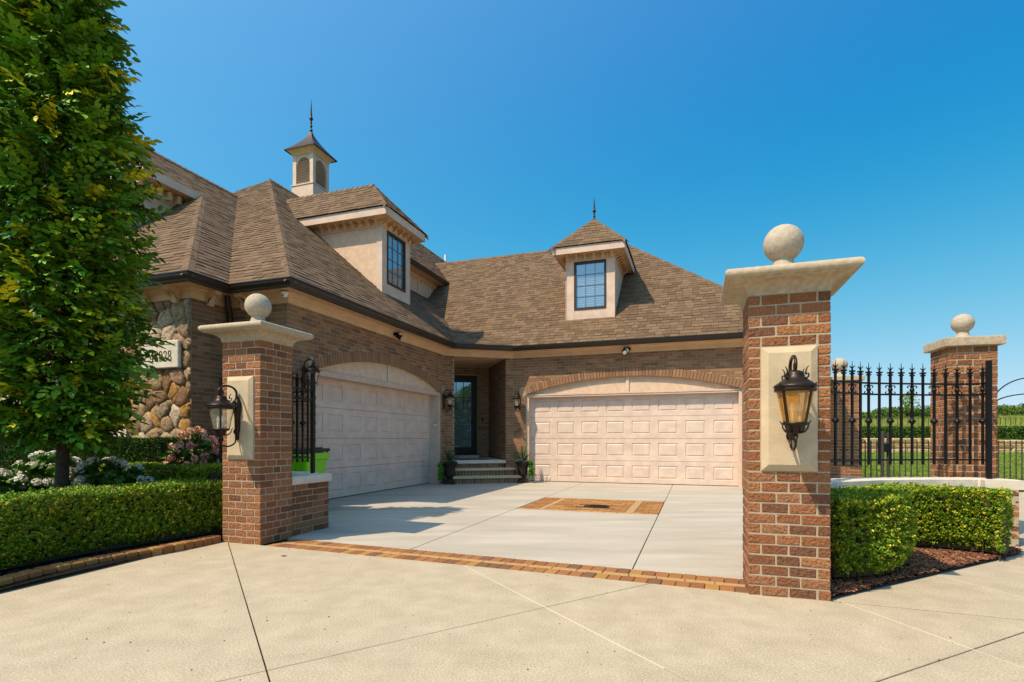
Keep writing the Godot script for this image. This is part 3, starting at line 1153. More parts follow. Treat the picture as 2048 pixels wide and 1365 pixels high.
# poly in plan (n, d); height = base + grad.dot(p - origin)
func roof_face(poly: Array, origin: Vector2, up: Vector2, base: float, pitch: float, deck: MB, bag: Array, expo := 0.13) -> void:
	var g := up.normalized()
	var u := Vector2(-g.y, g.x)
	var sl := sqrt(1.0 + pitch * pitch)
	var nrm := Vector3(-g.x * pitch, 1.0, g.y * pitch).normalized()
	var to3 := func(q: Vector2, lift: float) -> Vector3: # q: (along, up the slope)
		var p := origin + u * q.x + g * (q.y / sl)
		return L(p.x, base + q.y / sl * pitch, p.y) + nrm * lift
	var pts := PackedVector2Array()
	for p in poly:
		var r: Vector2 = p - origin
		pts.append(Vector2(r.dot(u), r.dot(g) * sl))
	if Geometry2D.is_polygon_clockwise(pts):
		pts.reverse()
	var tris := Geometry2D.triangulate_polygon(pts)
	for i in range(0, tris.size(), 3):
		var a: Vector3 = to3.call(pts[tris[i]], -0.004)
		var b: Vector3 = to3.call(pts[tris[i + 1]], -0.004)
		var c: Vector3 = to3.call(pts[tris[i + 2]], -0.004)
		deck.outt(a, b, c, (a + b + c) / 3.0 - nrm)
	var lo := pts[0]
	var hi := pts[0]
	for p in pts:
		lo = Vector2(minf(lo.x, p.x), minf(lo.y, p.y))
		hi = Vector2(maxf(hi.x, p.x), maxf(hi.y, p.y))
	var y := floorf(lo.y / expo) * expo - 0.02
	while y < hi.y:
		var x := lo.x - rng.randf() * 0.3
		while x < hi.x:
			var w := rng.randf_range(0.12, 0.25)
			var tab := PackedVector2Array([Vector2(x + 0.003, y), Vector2(x + w - 0.003, y), Vector2(x + w - 0.003, y + expo + 0.015), Vector2(x + 0.003, y + expo + 0.015)])
			var inside := 0
			for q in tab:
				if Geometry2D.is_point_in_polygon(q, pts):
					inside += 1
			var thick := 0.008 if rng.randf() < 0.6 else 0.0145
			var tone := rng.randi() % 4
			if inside == 4:
				bag.append([to3, tab, y, expo, thick, tone, to3.call(tab[0], 0.0)])
			elif inside > 0 or y <= lo.y:
				for piece in Geometry2D.intersect_polygons(tab, pts):
					if piece.size() >= 3:
						bag.append([to3, piece, y, expo, thick, tone, to3.call(piece[0], 0.0)])
			x += w
		y += expo


func shingle_into(mb: MB, b: Array, at: Vector3) -> void:
	var to3: Callable = b[0]
	var t: PackedVector2Array = b[1]
	var top := []
	var bot := []
	for q in t:
		var f := clampf((q.y - b[2]) / b[3], 0.0, 1.0)
		top.append(to3.call(q, lerpf(b[4], 0.002, f)) - at)
		bot.append(to3.call(q, -0.003) - at)
	var mid: Vector3 = (bot[0] + bot[1] + bot[2]) / 3.0
	for i in range(1, top.size() - 1):
		mb.outt(top[0], top[i], top[i + 1], mid - Vector3(0, 0.3, 0))
	for i in t.size():
		var k := (i + 1) % t.size()
		mb.outq(bot[i], bot[k], top[k], top[i], mid)


const SHINGLE := [Color(0.48, 0.39, 0.31), Color(0.45, 0.36, 0.285), Color(0.51, 0.415, 0.33), Color(0.42, 0.335, 0.265)]


func lay_shingles(parent: Node, bag: Array, singles: int) -> void:
	bag.sort_custom(func(p, q): return eye_dist(p[6]) < eye_dist(q[6]))
	var mb := MB.new()
	for i in bag.size():
		var b: Array = bag[i]
		if i < singles:
			var one := MB.new()
			shingle_into(one, b, b[6])
			put("shingle", one.mesh(), M["shingle_%d" % b[5]], parent, b[6])
		else:
			mb.col = lin(SHINGLE[b[5]])
			shingle_into(mb, b, Vector3.ZERO)
	if mb.v.size():
		stuff(put("shingles", mb.mesh(), M.shingle, parent))


# overlapping cap shingles along a hip or ridge; sl and sr point down the two slopes
func hip_caps(parent: Node, a: Vector3, b: Vector3, sl: Vector3, sr: Vector3) -> void:
	var t := (b - a).normalized()
	var n := int((b - a).length() / 0.145)
	var up := -(sl + sr).normalized()
	var mb := MB.new()
	for k in n:
		mb.col = lin(SHINGLE[rng.randi() % 3])
		var p := a + t * (k * 0.145 - 0.01)
		var q := p + t * 0.19
		var w := 0.15
		var l0 := up * 0.034
		var l1 := up * 0.016
		var pl := p + sl * w + l0
		var pr := p + sr * w + l0
		var ql := q + sl * w + l1
		var qr := q + sr * w + l1
		mb.outq(p + l0, q + l1, ql, pl, p - up)
		mb.outq(p + l0, q + l1, qr, pr, p - up)
		for e in [[p + l0, pl], [p + l0, pr], [pl, ql], [pr, qr]]:
			mb.outq(e[0], e[1], e[1] - up * 0.016, e[0] - up * 0.016, (p + q) * 0.5 + t * 0.03 if e[0] == p + l0 else p)
	stuff(put("ridge_cap", mb.mesh(), M.shingle, parent))


func finial_mesh(h: float) -> ArrayMesh:
	var mb := MB.new()
	var pr := [Vector2(0.05, 0), Vector2(0.045, 0.03), Vector2(0.018, 0.04), Vector2(0.016, 0.10), Vector2(0.034, 0.12), Vector2(0.04, 0.145), Vector2(0.03, 0.17), Vector2(0.018, 0.19), Vector2(0.03, 0.24), Vector2(0.022, 0.30), Vector2(0.035, 0.33), Vector2(0.055, 0.36), Vector2(0.06, 0.385), Vector2(0.04, 0.41), Vector2(0.03, 0.5), Vector2(0.018, 0.75), Vector2(0.006, 0.95), Vector2(0.0, 1.0)]
	var q := []
	for p in pr:
		q.append(Vector2(p.x * (0.6 + 0.4 * h), p.y * h))
	mb.lathe(q, 12, Transform3D())
	return mb.mesh()


func dormer(label: String, at: Vector3, turn: float, with_finial: bool, blinds: bool) -> Node3D:
	var o := Node3D.new()
	o.name = numbered(house, "dormer")
	house.add_child(o, true)
	o.position = at
	o.rotation.y = turn
	o.set_meta("label", label)
	var w := 1.22
	var hf := 1.46
	var t := 0.10
	var x0 := 0.205
	var x1 := w - 0.205
	var y0 := 0.25
	var y1 := 1.455
	var fw := MB.new()
	fw.box(Vector3(0, -0.05, -t), Vector3(x0, hf, 0))
	fw.box(Vector3(x1, -0.05, -t), Vector3(w, hf, 0))
	fw.box(Vector3(x0, -0.05, -t), Vector3(x1, y0, -0.006))
	put("front_wall", fw.mesh(), M.trim, o)
	for s in [0, 1]:
		var sw := MB.new()
		var x := 0.002 if s == 0 else w - 0.002
		var xi := x + (0.08 if s == 0 else -0.08)
		var back := hf / PITCH + 0.15
		var tri := [Vector3(x, -0.1, -0.004), Vector3(x, hf, -0.004), Vector3(x, hf, -back)]
		sw.outt(tri[0], tri[1], tri[2], Vector3(xi, 0.5, -0.5))
		sw.outq(tri[1], tri[2], tri[2] + Vector3(xi - x, 0, 0), tri[1] + Vector3(xi - x, 0, 0), Vector3(x, 0, -0.5))
		put("side_wall", sw.mesh(), M.stucco, o)
		var cb := MB.new()
		cb.box(Vector3(x + (-0.012 if s == 0 else 0.012), -0.04, -0.125), Vector3(x, hf, 0.012))
		put("corner_board", cb.mesh(), M.trim, o)
	# eaves: frieze, brackets, soffit, fascia
	var ov := 0.28
	var zb := -2.6
	var fr := MB.new()
	fr.box(Vector3(-0.02, hf, -t), Vector3(w + 0.02, hf + 0.03, 0.02))
	for x2 in [-0.02, w + 0.02]:
		fr.box(Vector3(x2, hf, -t), Vector3(x2 + (0.06 if x2 < 0 else -0.06), hf + 0.03, zb))
	fr.box(Vector3(0, hf + 0.03, -t), Vector3(w, hf + 0.165, 0))
	for x3 in [0.0, w]:
		fr.box(Vector3(x3, hf + 0.03, -t), Vector3(x3 + (0.05 if x3 < 0.5 else -0.05), hf + 0.165, zb))
	put("eave_frieze", fr.mesh(), M.frieze, o)
	var bk := MB.new() # one bracket: a small scrolled block
	var bp := [Vector2(0.0, 0.0), Vector2(0.03, 0.0), Vector2(0.05, 0.035), Vector2(0.055, 0.07), Vector2(0.10, 0.09), Vector2(0.15, 0.095), Vector2(0.15, 0.128), Vector2(0.0, 0.128)]
	for k in bp.size():
		var a: Vector2 = bp[k]
		var b: Vector2 = bp[(k + 1) % bp.size()]
		bk.outq(Vector3(-0.042, a.y, a.x), Vector3(0.042, a.y, a.x), Vector3(0.042, b.y, b.x), Vector3(-0.042, b.y, b.x), Vector3(0, 0.08, 0.03))
	for k in range(1, bp.size() - 1):
		for sx in [-0.042, 0.042]:
			bk.outt(Vector3(sx, bp[0].y, bp[0].x), Vector3(sx, bp[k].y, bp[k].x), Vector3(sx, bp[k + 1].y, bp[k + 1].x), Vector3(0, 0.08, 0.03))
	var bm := bk.mesh()
	for k in 6:
		put("bracket", bm, M.frieze, o, Vector3(0.05 + k * (w - 0.1) / 5.0, hf + 0.034, 0.0))
	for s2 in [-1, 1]:
		for k in 8:
			put("bracket", bm, M.frieze, o, Vector3(0.0 if s2 < 0 else w, hf + 0.034, -0.12 - k * 0.205), s2 * PI / 2)
	var sf := MB.new()
	sf.box(Vector3(-ov + 0.02, hf + 0.164, ov - 0.02), Vector3(w + ov - 0.02, hf + 0.176, zb))
	put("soffit", sf.mesh(), M.frieze, o)
	var ftop := hf + 0.31
	for e in [[Vector3(-ov, hf + 0.14, ov - 0.02), Vector3(w + ov, ftop, ov)], [Vector3(-ov, hf + 0.14, zb), Vector3(-ov + 0.02, ftop, ov - 0.02)], [Vector3(w + ov - 0.02, hf + 0.14, zb), Vector3(w + ov, ftop, ov - 0.02)]]:
		var fb := MB.new()
		fb.box(e[0], e[1])
		put("fascia", fb.mesh(), M.trim, o)
	# roof: hip to the front, ridge running back into the main roof
	var half := w / 2 + ov + 0.03
	var pk := 1.05
	var cx := w / 2
	var fz := ov + 0.03
	var bag := []
	var deck := MB.new()
	# in this local frame plan = (x, -z)
	var ridge0 := Vector2(cx, -fz + half)
	var ridge1 := Vector2(cx, 3.6)
	var A := Vector2(cx - half, -fz)
	var B := Vector2(cx + half, -fz)
	var lb := (ftop + 0.02) / PITCH
	var tb := (ftop + 0.02 + half * pk) / PITCH
	roof_face([A, B, ridge0], A, Vector2(0, 1), ftop + 0.012, pk, deck, bag, 0.135)
	roof_face([A, ridge0, Vector2(cx, tb), Vector2(cx - half, lb)], A, Vector2(1, 0), ftop + 0.012, pk, deck, bag, 0.135)
	roof_face([B, ridge0, Vector2(cx, tb), Vector2(cx + half, lb)], B, Vector2(-1, 0), ftop + 0.012, pk, deck, bag, 0.135)
	put("roof_deck", deck.mesh(), M.roof_deck, o)
	var mb := MB.new()
	for b in bag:
		mb.col = lin(SHINGLE[b[5]])
		shingle_into(mb, b, Vector3.ZERO)
	stuff(put("shingles", mb.mesh(), M.shingle, o))
	var rp := Vector3(cx, ftop + 0.012 + half * pk, -ridge0.y)
	var dn := Vector3(-1, -pk, 0).normalized()
	var dr := Vector3(1, -pk, 0).normalized()
	var df := Vector3(0, -pk, 1).normalized()
	hip_caps(o, Vector3(A.x, ftop + 0.012, -A.y), rp, dn.slerp(df, 0.12).lerp(dn, 0.5), df)
	hip_caps(o, Vector3(B.x, ftop + 0.012, -B.y), rp, dr, df)
	hip_caps(o, rp + Vector3(0, 0, 0.0), Vector3(cx, rp.y, -tb), dn, dr)
	# window
	var wf := MB.new()
	var b2 := 0.05
	wf.box(Vector3(x0, y0, -0.07), Vector3(x0 + b2, y1, 0.012))
	wf.box(Vector3(x1 - b2, y0, -0.07), Vector3(x1, y1, 0.012))
	wf.box(Vector3(x0 + b2, y0, -0.07), Vector3(x1 - b2, y0 + b2, 0.012))
	wf.box(Vector3(x0 + b2, y1 - b2, -0.07), Vector3(x1 - b2, y1, 0.012))
	put("window_frame", wf.mesh(), M.window_frame, o)
	var gx0 := x0 + b2
	var gx1 := x1 - b2
	var gy0 := y0 + b2
	var gy1 := y1 - b2
	var gl := MB.new()
	gl.outq(Vector3(gx0, gy0, -0.035), Vector3(gx1, gy0, -0.035), Vector3(gx1, gy1, -0.035), Vector3(gx0, gy1, -0.035), Vector3(0.6, 0.5, -2))
	put("window_pane", gl.mesh(), M.glass, o)
	for k in [1, 2]:
		var mu := MB.new()
		var mx := lerpf(gx0, gx1, k / 3.0)
		mu.box(Vector3(mx - 0.005, gy0, -0.032), Vector3(mx + 0.005, gy1, -0.020))
		put("muntin", mu.mesh(), M.muntin, o)
	for k in [1, 2, 3]:
		var mu2 := MB.new()
		var my := lerpf(gy0, gy1, k / 4.0)
		mu2.box(Vector3(gx0, my - 0.005, -0.031), Vector3(gx1, my + 0.005, -0.0215))
		put("muntin", mu2.mesh(), M.muntin, o)
	if blinds:
		var slat := MB.new()
		slat.obox(Transform3D(Basis(Vector3.RIGHT, 0.5), Vector3.ZERO), Vector3(gx1 - gx0, 0.003, 0.042))
		var sm := slat.mesh()
		var n := 24
		for k in n:
			put("blind_slat", sm, M.blind, o, Vector3(cx, lerpf(gy0, gy1, (k + 0.5) / n), -0.11))
	var rm := MB.new()
	rm.box(Vector3(0.09, 0.1, -0.9), Vector3(w - 0.09, hf - 0.01, -0.88))
	rm.box(Vector3(0.09, hf - 0.012, -0.88), Vector3(w - 0.09, hf - 0.005, -t))
	rm.box(Vector3(0.09, 0.08, -0.88), Vector3(w - 0.09, 0.1, -t))
	rm.box(Vector3(0.083, 0.1, -0.88), Vector3(0.09, hf - 0.012, -t))
	rm.box(Vector3(w - 0.09, 0.1, -0.88), Vector3(w - 0.083, hf - 0.012, -t))
	put("room", rm.mesh(), M.room, o)
	if with_finial:
		put("finial", finial_mesh(0.58), M.copper_roof, o, rp - Vector3(0, 0.02, 0))
	return o


func cupola(at: Vector3) -> void:
	var o := Node3D.new()
	o.name = "cupola"
	house.add_child(o)
	o.position = at
	o.set_meta("label", "louvred cupola with flared metal roof and spire")
	var h := 0.37
	var bb := MB.new()
	bb.box(Vector3(-h - 0.02, -0.9, -h - 0.02), Vector3(h + 0.02, 0.44, h + 0.02))
	bb.box(Vector3(-h - 0.04, 0.44, -h - 0.04), Vector3(h + 0.04, 0.475, h + 0.04))
	put("base", bb.mesh(), M.trim, o)
	for sx in [-1, 1]:
		for sz in [-1, 1]:
			var pb := MB.new()
			pb.box(Vector3(sx * h, 0.475, sz * h), Vector3(sx * (h - 0.12), 1.36, sz * (h - 0.12)))
			put("corner_post", pb.mesh(), M.trim, o)
	var core := MB.new()
	core.box(Vector3(-h + 0.09, 0.475, -h + 0.09), Vector3(h - 0.09, 1.36, h - 0.09))
	put("core", core.mesh(), M.room, o)
	# arched spandrels and louvre slats on each face
	var r := h - 0.12
	for f in 4:
		var b := Basis(Vector3.UP, f * PI / 2)
		var sp := MB.new()
		var n := 12
		for k in n:
			var a0 := PI * k / n
			var a1 := PI * (k + 1) / n
			var p0 := Vector3(cos(a0) * r, 1.03 + sin(a0) * r, h - 0.015)
			var p1 := Vector3(cos(a1) * r, 1.03 + sin(a1) * r, h - 0.015)
			sp.outq(b * p0, b * p1, b * Vector3(p1.x, 1.36, p1.z), b * Vector3(p0.x, 1.36, p0.z), Vector3(0, 1, 0))
			sp.outq(b * p0, b * p1, b * (p1 - Vector3(0, 0, 0.06)), b * (p0 - Vector3(0, 0, 0.06)), b * Vector3(0, 2, h))
		put("spandrel", sp.mesh(), M.trim, o)
		var y := 0.50
		while y < 1.03 + r - 0.03:
			var half := r if y < 1.03 else sqrt(maxf(0.0, r * r - (y - 1.03) * (y - 1.03)))
			var sl := MB.new()
			sl.obox(Transform3D(b * Basis(Vector3.RIGHT, 0.6), b * Vector3(0, y, h - 0.045)), Vector3(half * 2.0, 0.012, 0.06))
			put("louvre_slat", sl.mesh(), M.trim, o)
			y += 0.046
	put("cornice", moulded(h * 2, h * 2, [Vector2(0.0, 1.36), Vector2(0.02, 1.37), Vector2(0.03, 1.41), Vector2(0.07, 1.46), Vector2(0.12, 1.49), Vector2(0.125, 1.52)]), M.frieze, o)
	var rf := MB.new()
	var e := h + 0.165
	var n2 := 10
	for k in n2:
		var q0 := float(k) / n2
		var q1 := float(k + 1) / n2
		var w0 := e * pow(1.0 - q0, 1.55) + 0.012
		var w1 := e * pow(1.0 - q1, 1.55) + 0.012
		var y0 := 1.52 + 0.78 * q0
		var y1 := 1.52 + 0.78 * q1
		for f2 in 4:
			var b3 := Basis(Vector3.UP, f2 * PI / 2)
			rf.outq(b3 * Vector3(-w0, y0, w0), b3 * Vector3(w0, y0, w0), b3 * Vector3(w1, y1, w1), b3 * Vector3(-w1, y1, w1), Vector3(0, 1.4, 0))
	for f3 in 4:
		var b4 := Basis(Vector3.UP, f3 * PI / 2)
		rf.outq(b4 * Vector3(-e - 0.012, 1.49, e + 0.012), b4 * Vector3(e + 0.012, 1.49, e + 0.012), b4 * Vector3(e + 0.012, 1.52, e + 0.012), b4 * Vector3(-e - 0.012, 1.52, e + 0.012), Vector3(0, 1.5, 0))
	put("flared_roof", rf.mesh(), M.copper_roof, o)
	put("spire", finial_mesh(0.98), M.copper_roof, o, Vector3(0, 2.27, 0))


# fieldstones: cells of a jittered point set, each one a rounded lump
func stone_face(parent: Node, n0: float, n1: float, h0: float, h1: float, d: float, cell: float) -> void:
	var seeds := []
	var rows := int((h1 - h0) / cell)
	for r in range(-1, rows + 2):
		var x := n0 - cell + (0.5 * cell if r % 2 else 0.0)
		while x < n1 + cell:
			seeds.append(Vector2(x + rng.randf_range(-0.5, 0.5) * cell, h0 + (r + 0.5) * cell + rng.randf_range(-0.46, 0.46) * cell))
			x += cell * 1.12
	for i in seeds.size():
		var s: Vector2 = seeds[i]
		var poly := [Vector2(n0, h0), Vector2(n1, h0), Vector2(n1, h1), Vector2(n0, h1)]
		for k in seeds.size():
			if k != i and s.distance_to(seeds[k]) < cell * 3.0:
				var q: Vector2 = seeds[k]
				var dir := (q - s).orthogonal()
				var keep_left := Vector2(-dir.y, dir.x).dot(s - q) > 0.0
				poly = cut(poly, (s + q) * 0.5, dir, keep_left, 0.005)
				if poly.size() < 3:
					break
		if poly.size() < 3:
			continue
		for pass_ in 2: # soften the corners
			var soft := []
			for k in poly.size():
				var a: Vector2 = poly[k]
				var b: Vector2 = poly[(k + 1) % poly.size()]
				soft.append(a.lerp(b, 0.13))
				soft.append(a.lerp(b, 0.87))
			poly = soft
		var mid := Vector2.ZERO
		for p in poly:
			mid += p
		mid /= poly.size()
		var bulge := rng.randf_range(0.03, 0.07)
		var rings := [[1.0, 0.0], [0.95, bulge * 0.7], [0.78, bulge * 0.98], [0.45, bulge * 1.02]]
		var mb := MB.new()
		var pts := []
		for rg in rings:
			var ring := []
			for p in poly:
				var w: Vector2 = mid + (p - mid) * rg[0]
				ring.append(Vector3(w.x - mid.x, w.y - mid.y, rg[1] + rng.randf_range(-0.012, 0.012) * (1.0 if rg[1] > 0 else 0.0)))
			pts.append(ring)
		for rg in rings.size() - 1:
			for k in poly.size():
				var l := (k + 1) % poly.size()
				var na: Vector3 = (pts[rg][k] * Vector3(1, 1, 0)).normalized() * (1.0 - rg * 0.3) + Vector3(0, 0, 0.35 + rg * 0.4)
				var nb: Vector3 = (pts[rg][l] * Vector3(1, 1, 0)).normalized() * (1.0 - rg * 0.3) + Vector3(0, 0, 0.35 + rg * 0.4)
				var na2: Vector3 = (pts[rg][k] * Vector3(1, 1, 0)).normalized() * (0.7 - rg * 0.3) + Vector3(0, 0, 0.75 + rg * 0.4)
				var nb2: Vector3 = (pts[rg][l] * Vector3(1, 1, 0)).normalized() * (0.7 - rg * 0.3) + Vector3(0, 0, 0.75 + rg * 0.4)
				mb.smooth(pts[rg][k], pts[rg][l], pts[rg + 1][l], na.normalized(), nb.normalized(), nb2.normalized())
				mb.smooth(pts[rg][k], pts[rg + 1][l], pts[rg + 1][k], na.normalized(), nb2.normalized(), na2.normalized())
		for k in range(1, poly.size() - 1):
			mb.smooth(pts[-1][0], pts[-1][k], pts[-1][k + 1], Vector3(0, 0, 1), Vector3(0, 0, 1), Vector3(0, 0, 1))
		put("stone", mb.mesh(), M["stone_%d" % (rng.randi() % 7)], parent, L(mid.x, mid.y, d))


func build_house() -> void:
	house = thing("brick_house", "brown brick house with shingled roofs, two window dormers, a cupola and arched garage doors", "house", V(HOUSE.x, 0, HOUSE.y), TURN)
	var none := func(_h: float) -> Array: return []
	# walls
	var w1 := wall_back("garage_wall", Vector2(0, 0), Vector2(0, 1), 5.33, WALL_H + 0.1, [0.63, 5.14, 2.18, 0.37], 0.33)
	brick_face(w1, Vector2(0, 0), Vector2(0, 1), 5.33, 0.0, WALL_H, func(h: float) -> Array: return arch_gap(h, 0.63, 5.14, 2.18, 0.37, 0.19), true)
	arch_ring(w1, Vector2(0, 0), Vector2(0, 1), 0.63, 5.14, 2.18, 0.37, 0.19)
	garage_door("pale garage door in shade beside the entry", L(0, 0, 0.69), PI / 2, 4.39, 0.37, 0.28)
	var bw := Vector2(1.444, 6.30)
	var w2 := wall_back("garage_wall", bw, Vector2(1, 0), 6.53, WALL_H + 0.1, [0.336, 5.326, 2.18, 0.37], 0.25)
	brick_face(w2, bw, Vector2(1, 0), 6.53, 0.0, WALL_H, func(h: float) -> Array: return arch_gap(h, 0.336, 5.326, 2.18, 0.37, 0.19), true)
	arch_ring(w2, bw, Vector2(1, 0), 0.336, 5.326, 2.18, 0.37, 0.19)
	garage_door("pale garage door in sunlight at the back of the court", L(1.84, 0, 6.30), 0.0, 4.87, 0.37, 0.19)
	var w3 := wall_back("corner_wall", Vector2(-1.12, 0), Vector2(1, 0), 1.12, WALL_H + 0.1, [])
	brick_face(w3, Vector2(-1.12, 0), Vector2(1, 0), 1.12, 0.0, WALL_H, none, true)
	var w4 := wall_back("corner_wall", Vector2(-1.12, -0.68), Vector2(0, 1), 0.68, WALL_H + 0.1, [])
	brick_face(w4, Vector2(-1.12, -0.68), Vector2(0, 1), 0.68, 0.0, WALL_H, none, true)
	wall_back("end_wall", Vector2(7.97, 6.30), Vector2(0, 1), 8.0, WALL_H + 0.1, [])
	# splayed entry with its recess
	var t := Vector2(0.83, 0.557)
	var o := Vector2(0.557, -0.83)
	var e0 := Vector2(0, 5.33)
	var deep := 2.0
	for e in [[e0, t, 0.23], [e0 + t * 1.547, t, 0.193]]:
		var wp := wall_back("entry_wall", e[0], e[1], e[2], WALL_H + 0.1, [])
		brick_face(wp, e[0], e[1], e[2], 0.0, WALL_H, none, true)
	var rs := e0 + t * 1.547 - o * deep
	var w6 := wall_back("entry_wall", rs, o, deep, WALL_H + 0.1, [])
	brick_face(w6, rs, o, deep, 0.0, WALL_H, none, false)
	var w7 := wall_back("entry_wall", e0 + t * 0.23, -o, deep, WALL_H + 0.1, [])
	brick_face(w7, e0 + t * 0.23, -o, deep, 0.0, WALL_H, none, false)
	var ds := e0 + t * 0.2 - o * deep
	var w8 := wall_back("entry_wall", ds, t, 1.36, WALL_H + 0.1, [0.02, 1.01, 2.88, 0.0], 0.15)
	brick_face(w8, ds, t, 1.36, 0.0, WALL_H, func(h: float) -> Array: return [0.02, 1.01] if h < 2.9 else [], false)
	var cl := MB.new()
	var q0 := e0 + t * 0.15
	var q1 := e0 + t * 1.6
	cl.outq(L(q0.x, WALL_H + 0.004, q0.y), L(q1.x, WALL_H + 0.004, q1.y), L(q1.x - o.x * 2.1, WALL_H + 0.004, q1.y - o.y * 2.1), L(q0.x - o.x * 2.1, WALL_H + 0.004, q0.y - o.y * 2.1), L(q0.x, 9, q0.y))
	put("entry_ceiling", cl.mesh(), M.frieze, house)
	entry_door(L(ds.x + t.x * 0.02, 0.62, ds.y + t.y * 0.02), atan2(t.y, t.x))
	# stone-faced wing on the left
	var wf := wall_back("stone_wall", Vector2(-10.0, -0.68), Vector2(1, 0), 8.88, WALL_H + 0.1, [2.6, 7.5, 2.18, 0.37], 0.25)
	stone_face(wf, -2.38, -1.13, 0.0, WALL_H, -0.675, 0.23)
	garage_door("pale garage door behind the tree", L(-7.34, 0, -0.68), 0.0, 4.78, 0.37, 0.19)
	var tp := MB.new()
	tp.box(L(-2.5, 0.0, -0.66), L(-2.385, 2.3, -0.72))
	put("door_casing", tp.mesh(), M.trim, wf)
	# frieze, soffit and gutter run round the walls
	var path := [Vector2(-10, -0.68), Vector2(-1.12, -0.68), Vector2(-1.12, 0), Vector2(0, 0), Vector2(0, 5.33), Vector2(1.444, 6.30), Vector2(7.97, 6.30), Vector2(7.97, 14.3)]
	put("frieze_board", sweep(path, [Vector2(-0.02, WALL_H), Vector2(0.03, WALL_H), Vector2(0.03, 3.19), Vector2(0.045, 3.195), Vector2(0.05, 3.215), Vector2(0.085, 3.235), Vector2(0.09, 3.252), Vector2(-0.02, 3.252)]), M.frieze, house)
	put("soffit", sweep(path, [Vector2(-0.02, 3.25), Vector2(0.305, 3.25), Vector2(0.305, 3.262), Vector2(-0.02, 3.262)]), M.frieze, house)
	put("gutter", sweep(path, [Vector2(0.285, 3.235), Vector2(0.345, 3.235), Vector2(0.352, 3.26), Vector2(0.372, 3.28), Vector2(0.388, 3.305), Vector2(0.39, 3.33), Vector2(0.402, 3.335), Vector2(0.402, 3.352), Vector2(0.385, 3.352), Vector2(0.375, 3.30), Vector2(0.31, 3.30), Vector2(0.285, 3.34)]), M.gutter, house)
	var dp := MB.new()
	dp.tube([L(-0.96, 3.24, -0.2), L(-0.97, 3.12, -0.18), L(-1.04, 2.98, -0.075), L(-1.045, 2.8, -0.07), L(-1.045, 0.15, -0.07)], 0.042, 0.042, 8)
	put("downspout", dp.mesh(), M.gutter, house)
	# carved corbels under the eave of the stone wing
	var kb := MB.new()
	var kp := [Vector2(0.0, 0.0), Vector2(0.05, 0.0), Vector2(0.075, 0.05), Vector2(0.075, 0.11), Vector2(0.10, 0.15), Vector2(0.19, 0.165), Vector2(0.20, 0.21), Vector2(0.0, 0.21)]
	for k in kp.size():
		var a: Vector2 = kp[k]
		var b: Vector2 = kp[(k + 1) % kp.size()]
		kb.outq(Vector3(-0.05, a.y, a.x), Vector3(0.05, a.y, a.x), Vector3(0.05, b.y, b.x), Vector3(-0.05, b.y, b.x), Vector3(0, 0.12, 0.04))
	for k in range(1, kp.size() - 1):
		for sx in [-0.05, 0.05]:
			kb.outt(Vector3(sx, kp[0].y, kp[0].x), Vector3(sx, kp[k].y, kp[k].x), Vector3(sx, kp[k + 1].y, kp[k + 1].x), Vector3(0, 0.12, 0.04))
	var km := kb.mesh()
	for n in [-1.35, -1.95, -2.55]:
		put("corbel", km, M.frieze, house, L(n, 3.04, -0.715))
	put("corbel", km, M.frieze, house, L(-1.085, 3.04, -0.42), PI / 2)
	put("corbel", km, M.frieze, house, L(-0.75, 3.04, -0.035))
	# main roof
	var bag := []
	var deck := MB.new()
	var T := Vector2(-0.67, 6.97)
	roof_face([Vector2(0.33, -0.33), Vector2(0.33, 5.154), T, Vector2(-4.17, 10.47), Vector2(-4.17, 14), Vector2(-5.37, 14), Vector2(-5.37, 5.37)], Vector2(0.33, 0), Vector2(-1, 0), EAVE, PITCH, deck, bag)
	roof_face([Vector2(-0.8, -0.33), Vector2(0.33, -0.33), Vector2(-5.37, 5.37), Vector2(-5.4, 4.27)], Vector2(0, -0.33), Vector2(0, 1), EAVE, PITCH, deck, bag)
	roof_face([Vector2(-5.4, 4.27), Vector2(-5.37, 5.37), Vector2(-11.07, -0.33), Vector2(-10.0, -0.33)], Vector2(0, -0.33), Vector2(0, 1), EAVE, PITCH, deck, bag)
	roof_face([Vector2(-4.2, 0.9), Vector2(-5.4, 1.77), Vector2(-6.6, 0.9)], Vector2(-5.4, 0.9), Vector2(0, 1), 6.29, 1.195, deck, bag)
	roof_face([Vector2(-6.6, 0.9), Vector2(-5.4, 1.77), Vector2(-5.4, 4.27), Vector2(-6.6, 3.07)], Vector2(-6.6, 2.0), Vector2(1, 0), 6.29, PITCH, deck, bag)
	roof_face([Vector2(-0.8, -1.01), Vector2(-4.2, 2.19), Vector2(-4.2, 0.9), Vector2(-5.4, 1.77), Vector2(-5.4, 4.27), Vector2(-0.8, -0.33)], Vector2(-0.8, 0), Vector2(-1, 0), EAVE, PITCH, deck, bag)
	roof_face([Vector2(-10, -1.01), Vector2(-0.8, -1.01), Vector2(-4.2, 2.19), Vector2(-10, 2.19)], Vector2(-2, -1.01), Vector2(0, 1), EAVE, 0.916, deck, bag)
	roof_face([Vector2(1.546, 5.97), Vector2(8.15, 5.97), Vector2(3.65, 10.47), Vector2(-4.17, 10.47), T], Vector2(3, 5.97), Vector2(0, 1), EAVE, PITCH, deck, bag)
	roof_face([Vector2(8.15, 5.97), Vector2(8.15, 14.97), Vector2(3.65, 10.47)], Vector2(8.15, 6), Vector2(-1, 0), EAVE, PITCH, deck, bag)
	roof_face([Vector2(0.33, 5.154), Vector2(1.546, 5.97), T], Vector2(0.184, 5.056), Vector2(-0.557, 0.83), EAVE, 0.418, deck, bag)
